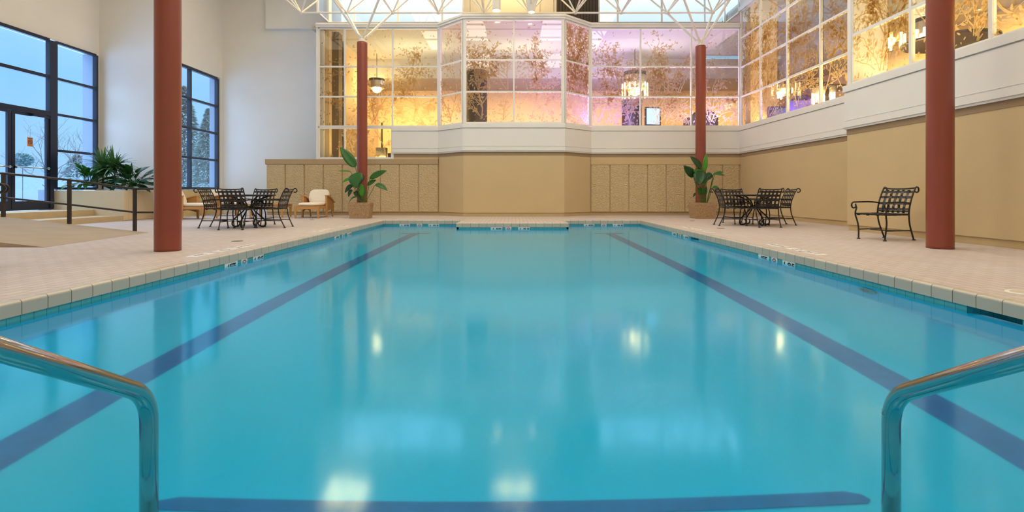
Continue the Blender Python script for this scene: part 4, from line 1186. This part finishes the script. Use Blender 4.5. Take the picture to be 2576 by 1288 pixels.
# television
t = thing('television', 'glowing blue white television behind the window right of the bay', 'television', P(1643, 318, 19.4), radians(12))
k = MB(); k.box(-.33, .33, .0, .07, .02, .74); obj('case', k, M['dark_wood'], t, bevel=.01)
k = MB(); k.box(-.27, .27, -.006, .0, .08, .70); obj('screen', k, M['screen'], t)
k = MB(); k.box(-.10, .10, .07, .12, -.45, .3); k.box(-.25, .25, -.1, .25, -.46, -.42) ; obj('stand', k, M['dark_wood'], t)
# sign stand in the low window
t = thing('sign_stand', 'grey box with a thin pole standing behind the low left pane', 'stand', P(960, 394, 18.0))
t.location.z = 1.93
k = MB(); k.box(-.18, .18, -.12, .12, 0, .45); obj('box', k, M['drain'], t, bevel=.01)
k = MB(); k.tube([(.01, 0, .45), (.01, 0, 1.35)], .03, 8); obj('pole', k, M['olive_panel'], t)
k = MB(); k.box(-.03, .26, .15, .5, 0, .22); 
tag(obj('stool', k.lathe([(.2, .22), (.2, .27)], 16, (.12, .32, 0)), M['dark_wood']), 'dark low stool beside the grey box behind the low left pane', 'stool')
bpy.data.objects['stool'].location = (t.location.x+.22, t.location.y, 1.93)
# sofas and tables seen from below
def sofa(lab, x, y, rz, w, mat, grp='lobby sofas'):
    t = thing('sofa', lab, 'sofa', (x, y, 2.99), rz, grp)
    k = MB(); k.box(-w/2, w/2, -.4, .4, .08, .42); obj('seat', k, M[mat], t, bevel=.05)
    k = MB(); pts = [(-w/2, .3)] + [(w/2*sin(q), .55+.32*cos(q)) for q in [-1.3, -.9, -.5, 0, .5, .9, 1.3]] + [(w/2, .3)]
    vs = [(a, .25, b) for a, b in pts] + [(a, .42, b) for a, b in pts]; n_ = len(pts)
    k.add(vs, [tuple(range(n_)), tuple(range(n_, 2*n_))[::-1]] + [(i, n_+i, n_+(i+1) % n_, (i+1) % n_) for i in range(n_)]); obj('backrest', k, M[mat], t, bevel=.03)
    for s in (-1, 1):
        k = MB(); k.box(s*w/2-.08, s*w/2+.08, -.4, .4, .08, .6); obj('armrest', k, M[mat], t, bevel=.04)
sofa('blue violet round backed sofa behind the second bay of the far right glass wall', 8.75, 15.9, radians(-90), 1.1, 'violet_cloth')
sofa('dark sofa back behind the last lobby window before the right corner', 7.1, 19.0, pi, .9, 'dark_wood')
def rtable(lab, x, y, r, h):
    t = thing('pedestal_table', lab, 'table', (x, y, 2.99), 0, 'dark lobby tables')
    k = MB(); k.lathe([(r*.97, h-.05), (r, h-.03), (r, h)], 32); obj('table_top', k, M['dark_wood'], t)
    k = MB(); k.lathe([(.28, 0), (.26, .03), (.05, .06), (.05, h-.05)], 20); obj('pedestal', k, M['dark_wood'], t)
rtable('dark round table behind the near right glass wall, seen from below', 8.40, 9.70, .75, .72)
rtable('dark round table behind the third bay of the far right glass wall', 8.75, 14.0, .55, .70)

# ------------------------------------------------------------------ can lamps under the roof
def can(lab, x, y, z, cone):
    t = thing('can_lamp', lab, 'lamp', (x, y, z), 0, 'can lamps under the roof')
    k = MB(); k.lathe([(.13, .0), (.13, .5), (.09, .55), (.03, .56), (.03, CEIL-z-.01)] if not cone else [(.10, .0), (.20, .45), (.20, .75), (.03, .80), (.03, CEIL-z-.01)], 24, caps=False); obj('housing', k, M['truss'], t, sm=False)
    k = MB(); k.lathe([(.09, .03), (.09, .035)], 20); obj('lens', k, M['can_lens'], t)
can('cylinder can lamp hanging in front of the beige upper wall, left of centre', (1249-HX)*15.9/F, 15.9, EYE+(483-27)*15.9/F, False)
can('cone shaped can lamp hanging in front of the beige upper wall, right of centre', (1337-HX)*15.9/F, 15.9, EYE+(483-31)*15.9/F, True)
can('can lamp hanging high over the far left of the pool', -4.3, 13.6, 7.6, False)
can('can lamp hanging high over the middle of the pool', .25, 13.6, 7.6, False)

# ------------------------------------------------------------------ outside
k = MB(); k.box(-70, XW1-.38, -20, 90, .1, .28); k.box(XW1-.38, XW2-.385, YF+.41, 90, .1, .28); k.box(-18, 30, 30, 90, .1, .28)
struct('ground_outside', k, M['snow'], 'pale paved ground outside the windows')
k = MB(); k.box(-30, -19.5, 26.0, 26.3, .28, 1.55); struct('wall_outside', k, M['ext_wall'], 'low pale wall outside the entrance')
R = random.Random(11)
def conifer(lab, x, y, h, r, n=1500, dens=1.0, mat='conifer', grp='conifers outside the far left window'):
    t = thing('conifer', lab, 'tree', (x, y, .275), 0, grp)
    k = MB(); k.tube([(0, 0, 0), (0, 0, h*.97)], [r*.06, .02], 7); obj('trunk', k, M['bark'], t)
    k = MB()
    for i in range(n):
        u = R.random()**.75; z = h*(.04+.94*u); rr = r*(1-u)**.8*R.uniform(.35, 1.08); a = R.uniform(0, 2*pi)
        c = Vector((rr*cos(a), rr*sin(a), max(.25, z - rr*.25))); L = .07*r*R.uniform(.6, 1.4)+.05; W = L*.30
        d = Vector((cos(a), sin(a), R.uniform(-.7, .25))).normalized(); s_ = d.cross(Vector((R.uniform(-.6, .6), R.uniform(-.6, .6), 1))).normalized()
        k.add([c-d*L*.5, c+s_*W, c+d*L, c-s_*W], [(0, 1, 2, 3)])
    obj('needles', k, M[mat], t)
conifer('tall conifer outside the far left window, in its left panes', *P(463, 0, 33)[:2], 7.6, 1.9, 7800)
conifer('shorter conifer outside the far left window, in its right panes', *P(523, 0, 30)[:2], 5.6, 1.25, 6600)
conifer('dense conifer low behind the bars of the far left window', *P(496, 0, 41)[:2], 4.9, 2.3, 7800)
conifer('wide bluish bush beyond the window beside the entrance door', *P(193, 0, 33)[:2], 3.1, 1.7, 1500, mat='shrub', grp='shrubs outside the entrance')
def shrub(lab, x, y, z, r, n, mat, grp, sq=(1, 1, .8)):
    t = thing('shrub', lab, 'shrub', (x, y, .28), 0, grp)
    k = MB(); k.tube([(0, 0, 0), (0, 0, z)], .014, 6); obj('stem', k, M['bark'], t)
    k = MB()
    for i in range(n):
        v = Vector((R.gauss(0, 1), R.gauss(0, 1), R.gauss(0, 1))).normalized()*r*R.random()**.35
        c = Vector((v.x*sq[0], v.y*sq[1], v.z*sq[2]+z)); L = R.uniform(.05, .12)
        d = Vector((R.gauss(0, 1), R.gauss(0, 1), R.gauss(0, 1))).normalized(); s_ = d.orthogonal().normalized()*L*.45
        k.add([c-d*L*.5, c+s_, c+d*L*.6, c-s_], [(0, 1, 2, 3)])
    obj('foliage', k, M[mat], t)
shrub('dark rounded shrub seen through the entrance door glass', *P(57, 0, 21)[:2], 1.85, .36, 700, 'shrub', 'shrubs outside the entrance')
for i, (px_, y) in enumerate(((466, 26.5), (513, 26))):
    shrub(['pale low shrub at the bottom left of the far left window', 'pale low shrub at the bottom right of the far left window'][i], *P(px_, 0, y)[:2], .6, .44, 700, 'shrub', 'low shrubs outside the far left window', (1, 1, .9))
# bare tree
t = thing('bare_tree', 'leafless tree seen through the entrance door and the window beside it', 'tree', (*P(142, 0, 23.0)[:2], .28))
kt = MB(); kb = MB()
def branch(p, d, L, r, depth):
    pts = [p]
    for i in range(5):
        d = (d + Vector((R.uniform(-.22, .22), R.uniform(-.22, .22), R.uniform(-.08, .14)))).normalized()
        pts.append(pts[-1] + d*L/5)
    (kt if r >= .05 else kb).tube(pts, [r*(1-.11*i) for i in range(6)], 5, caps=False)
    if depth <= 0: return
    for i in range(2, 6):
        for _ in range(1 if i < 5 else 2):
            if R.random() < .8:
                q = Vector((R.uniform(-1, 1), R.uniform(-1, 1), R.uniform(.0, .7))).normalized()
                branch(pts[i], (d*.55 + q*.75).normalized(), L*R.uniform(.5, .75), r*.5, depth-1)
branch(Vector((0, 0, 0)), Vector((-.10, 0, 1)), 1.2, .06, 1)
for d_, l_ in (((-.9, 0, .75), 1.5), ((.75, .1, .9), 1.6), ((-.25, .3, 1), 1.7), ((-1.1, -.2, .35), 1.2), ((1.0, -.2, .5), 1.3)):
    branch(Vector((-.06, 0, .95)), Vector(d_).normalized(), l_, .035, 3)
obj('trunk', kt, M['bark'], t); obj('branches', kb, M['bark'], t)

# ------------------------------------------------------------------ lights
def area(name, loc, size, energy, col, rot=(0, 0, 0), sy=None):
    l = bpy.data.lights.new(name, 'AREA'); l.energy = energy; l.color = col; l.size = size
    if sy: l.shape = 'RECTANGLE'; l.size_y = sy
    o = bpy.data.objects.new(name, l); COL.objects.link(o); o.location = loc; o.rotation_euler = rot
    return o
for x in (-9.0, -3.0, 3.2):
    for y in (1.0, 7.0, 12.2):
        area('ceiling_light', (x, y, 9.1), 3.4, 205 if x > -8 else 40, (1, .88, .71))
area('ceiling_light', (-5.6, 17.0, 9.1), 1.4, 130, (1, .74, .36))
area('ceiling_light', (.05, 17.3, 9.0), 1.4, 80, (1, .72, .32), sy=.8)
AMB = (1, .72, .30); VIO = (.34, .24, 1)
for x, e in ((-4.6, 150), (.3, 100), (5.0, 55), (9.8, 100)):          # unseen fill added below the soffit edge to brighten the back wall
    area('lobby_wall_fill', (x, 20.9, 5.35), 3.8, e, AMB, (radians(46), 0, 0), .4).data.spread = radians(105)
for y, e in ((16.5, 150), (11.5, 190), (7.0, 190), (3.0, 120)):  # same unseen fill, added for the right lobby wall
    area('lobby_wall_fill', (10.6, y, 5.35), 3.8, e, AMB, (radians(46), 0, radians(-90)), .4).data.spread = radians(105)
for x, y, e in ((-4.0, 19.6, 60), (.5, 19.6, 55), (5.0, 19.6, 45), (9.8, 14.0, 40)):      # upward fill added out of sight to brighten the lobby ceiling
    area('lobby_ceiling_fill', (x, y, 4.95 if x < 9 else 5.5), 3.0, e, (.98, 1, .74), (pi, 0, 0), .5)
UPR = (pi, 0, 0)
def leaf_glow_fill(x0, x1, y, e, col, z=3.03):  # unseen light added behind the sill so the etched leaves glow from below
    area('lobby_leaf_glow_fill', ((x0+x1)/2, y, z), x1-x0, e, col, UPR, .12)
leaf_glow_fill(-3.9, -2.7, 17.85, 34, AMB); leaf_glow_fill(-6.0, -4.3, 17.85, 26, AMB, 2.0)
leaf_glow_fill(-1.4, .2, 17.25, 26, AMB); leaf_glow_fill(.3, 1.5, 17.25, 50, (.75, .42, .75))
leaf_glow_fill(1.9, 2.6, 17.55, 80, VIO); leaf_glow_fill(2.8, 4.2, 17.85, 70, VIO); leaf_glow_fill(4.6, 5.9, 17.85, 34, (.75, .6, .95)); leaf_glow_fill(6.1, 7.6, 17.85, 110, (.55, .45, 1))
for y0, y1, e, c_ in ((15.9, 17.2, 24, AMB), (14.5, 15.8, 26, (.6, .45, .9)), (12.9, 14.3, 30, AMB), (11.0, 12.7, 40, AMB)):  # added leaf glow behind the far right glass
    area('lobby_leaf_glow_fill', (XR1+.55, (y0+y1)/2, 3.03), .12, e, c_, UPR, y1-y0)
for y0, y1, e in ((9.1, 10.3, 22), (7.6, 8.9, 30), (6.0, 7.4, 34), (3.0, 5.8, 50)):  # added leaf glow behind the near right glass
    area('lobby_leaf_glow_fill', (XR2+.55, (y0+y1)/2, 3.03), .12, e, AMB, UPR, y1-y0)
area('lobby_violet_light', (3.4, 18.6, 3.1), 1.6, 330, (.45, .34, 1), (radians(98), 0, 0), .3)
pl = bpy.data.lights.new('lobby_halo_fill', 'POINT'); pl.energy = 90; pl.color = AMB; pl.shadow_soft_size = .12  # bare point light added to widen the halo of the left pendant
po = bpy.data.objects.new('lobby_halo_fill', pl); COL.objects.link(po); po.location = (-5.65, 20.9, 5.15)
# ------------------------------------------------------------------ sky
wd = bpy.data.worlds.new('dusk sky'); S.world = wd; wd.use_nodes = True
nt = wd.node_tree; nt.nodes.clear()
o_ = nt.nodes.new('ShaderNodeOutputWorld'); bg = nt.nodes.new('ShaderNodeBackground')
tc = nt.nodes.new('ShaderNodeTexCoord'); sp_ = nt.nodes.new('ShaderNodeSeparateXYZ'); rp = nt.nodes.new('ShaderNodeValToRGB')
nt.links.new(tc.outputs['Generated'], sp_.inputs[0])
ns_ = nt.nodes.new('ShaderNodeTexNoise'); ns_.inputs['Scale'].default_value = 2.2; ns_.inputs['Detail'].default_value = 4
nt.links.new(tc.outputs['Generated'], ns_.inputs['Vector'])
mm = nt.nodes.new('ShaderNodeMath'); mm.operation = 'MULTIPLY_ADD'; nt.links.new(ns_.outputs['Fac'], mm.inputs[0]); mm.inputs[1].default_value = .10; nt.links.new(sp_.outputs['Z'], mm.inputs[2])
nt.links.new(mm.outputs[0], rp.inputs['Fac'])
e = rp.color_ramp.elements
e[0].position = .05; e[0].color = (.26, .47, .72, 1)
e[1].position = 1.0; e[1].color = (3.6, 5.4, 8.4, 1)
q = e.new(.22); q.color = (.19, .44, .72, 1)
q = e.new(.32); q.color = (.29, .54, .75, 1)
q = e.new(.38); q.color = (.56, .66, .72, 1)
q = e.new(.55); q.color = (1.9, 2.7, 4.0, 1)
nt.links.new(rp.outputs[0], bg.inputs['Color']); bg.inputs['Strength'].default_value = 1.6
nt.links.new(bg.outputs[0], o_.inputs['Surface'])
# ------------------------------------------------------------------ camera and settings
cd = bpy.data.cameras.new('camera'); cam = bpy.data.objects.new('camera', cd); COL.objects.link(cam)
cam.location = (0, 0, EYE); cam.rotation_euler = (radians(90), 0, 0)
cd.sensor_width = 36; cd.lens = F/2576*36; cd.shift_y = -(644-HY)/2576; cd.clip_start = .02; cd.clip_end = 300
S.camera = cam
S.view_settings.view_transform = 'Standard'; S.view_settings.look = 'None'; S.view_settings.gamma = 1; S.view_settings.exposure = 0
S.view_settings.use_curve_mapping = False
cy = S.cycles
cy.max_bounces = 9; cy.diffuse_bounces = 4; cy.glossy_bounces = 4; cy.transmission_bounces = 6; cy.use_adaptive_sampling = True; cy.adaptive_threshold = .035; cy.transparent_max_bounces = 20
cy.sample_clamp_indirect = 8; cy.use_denoising = True; cy.caustics_refractive = True; cy.caustics_reflective = True
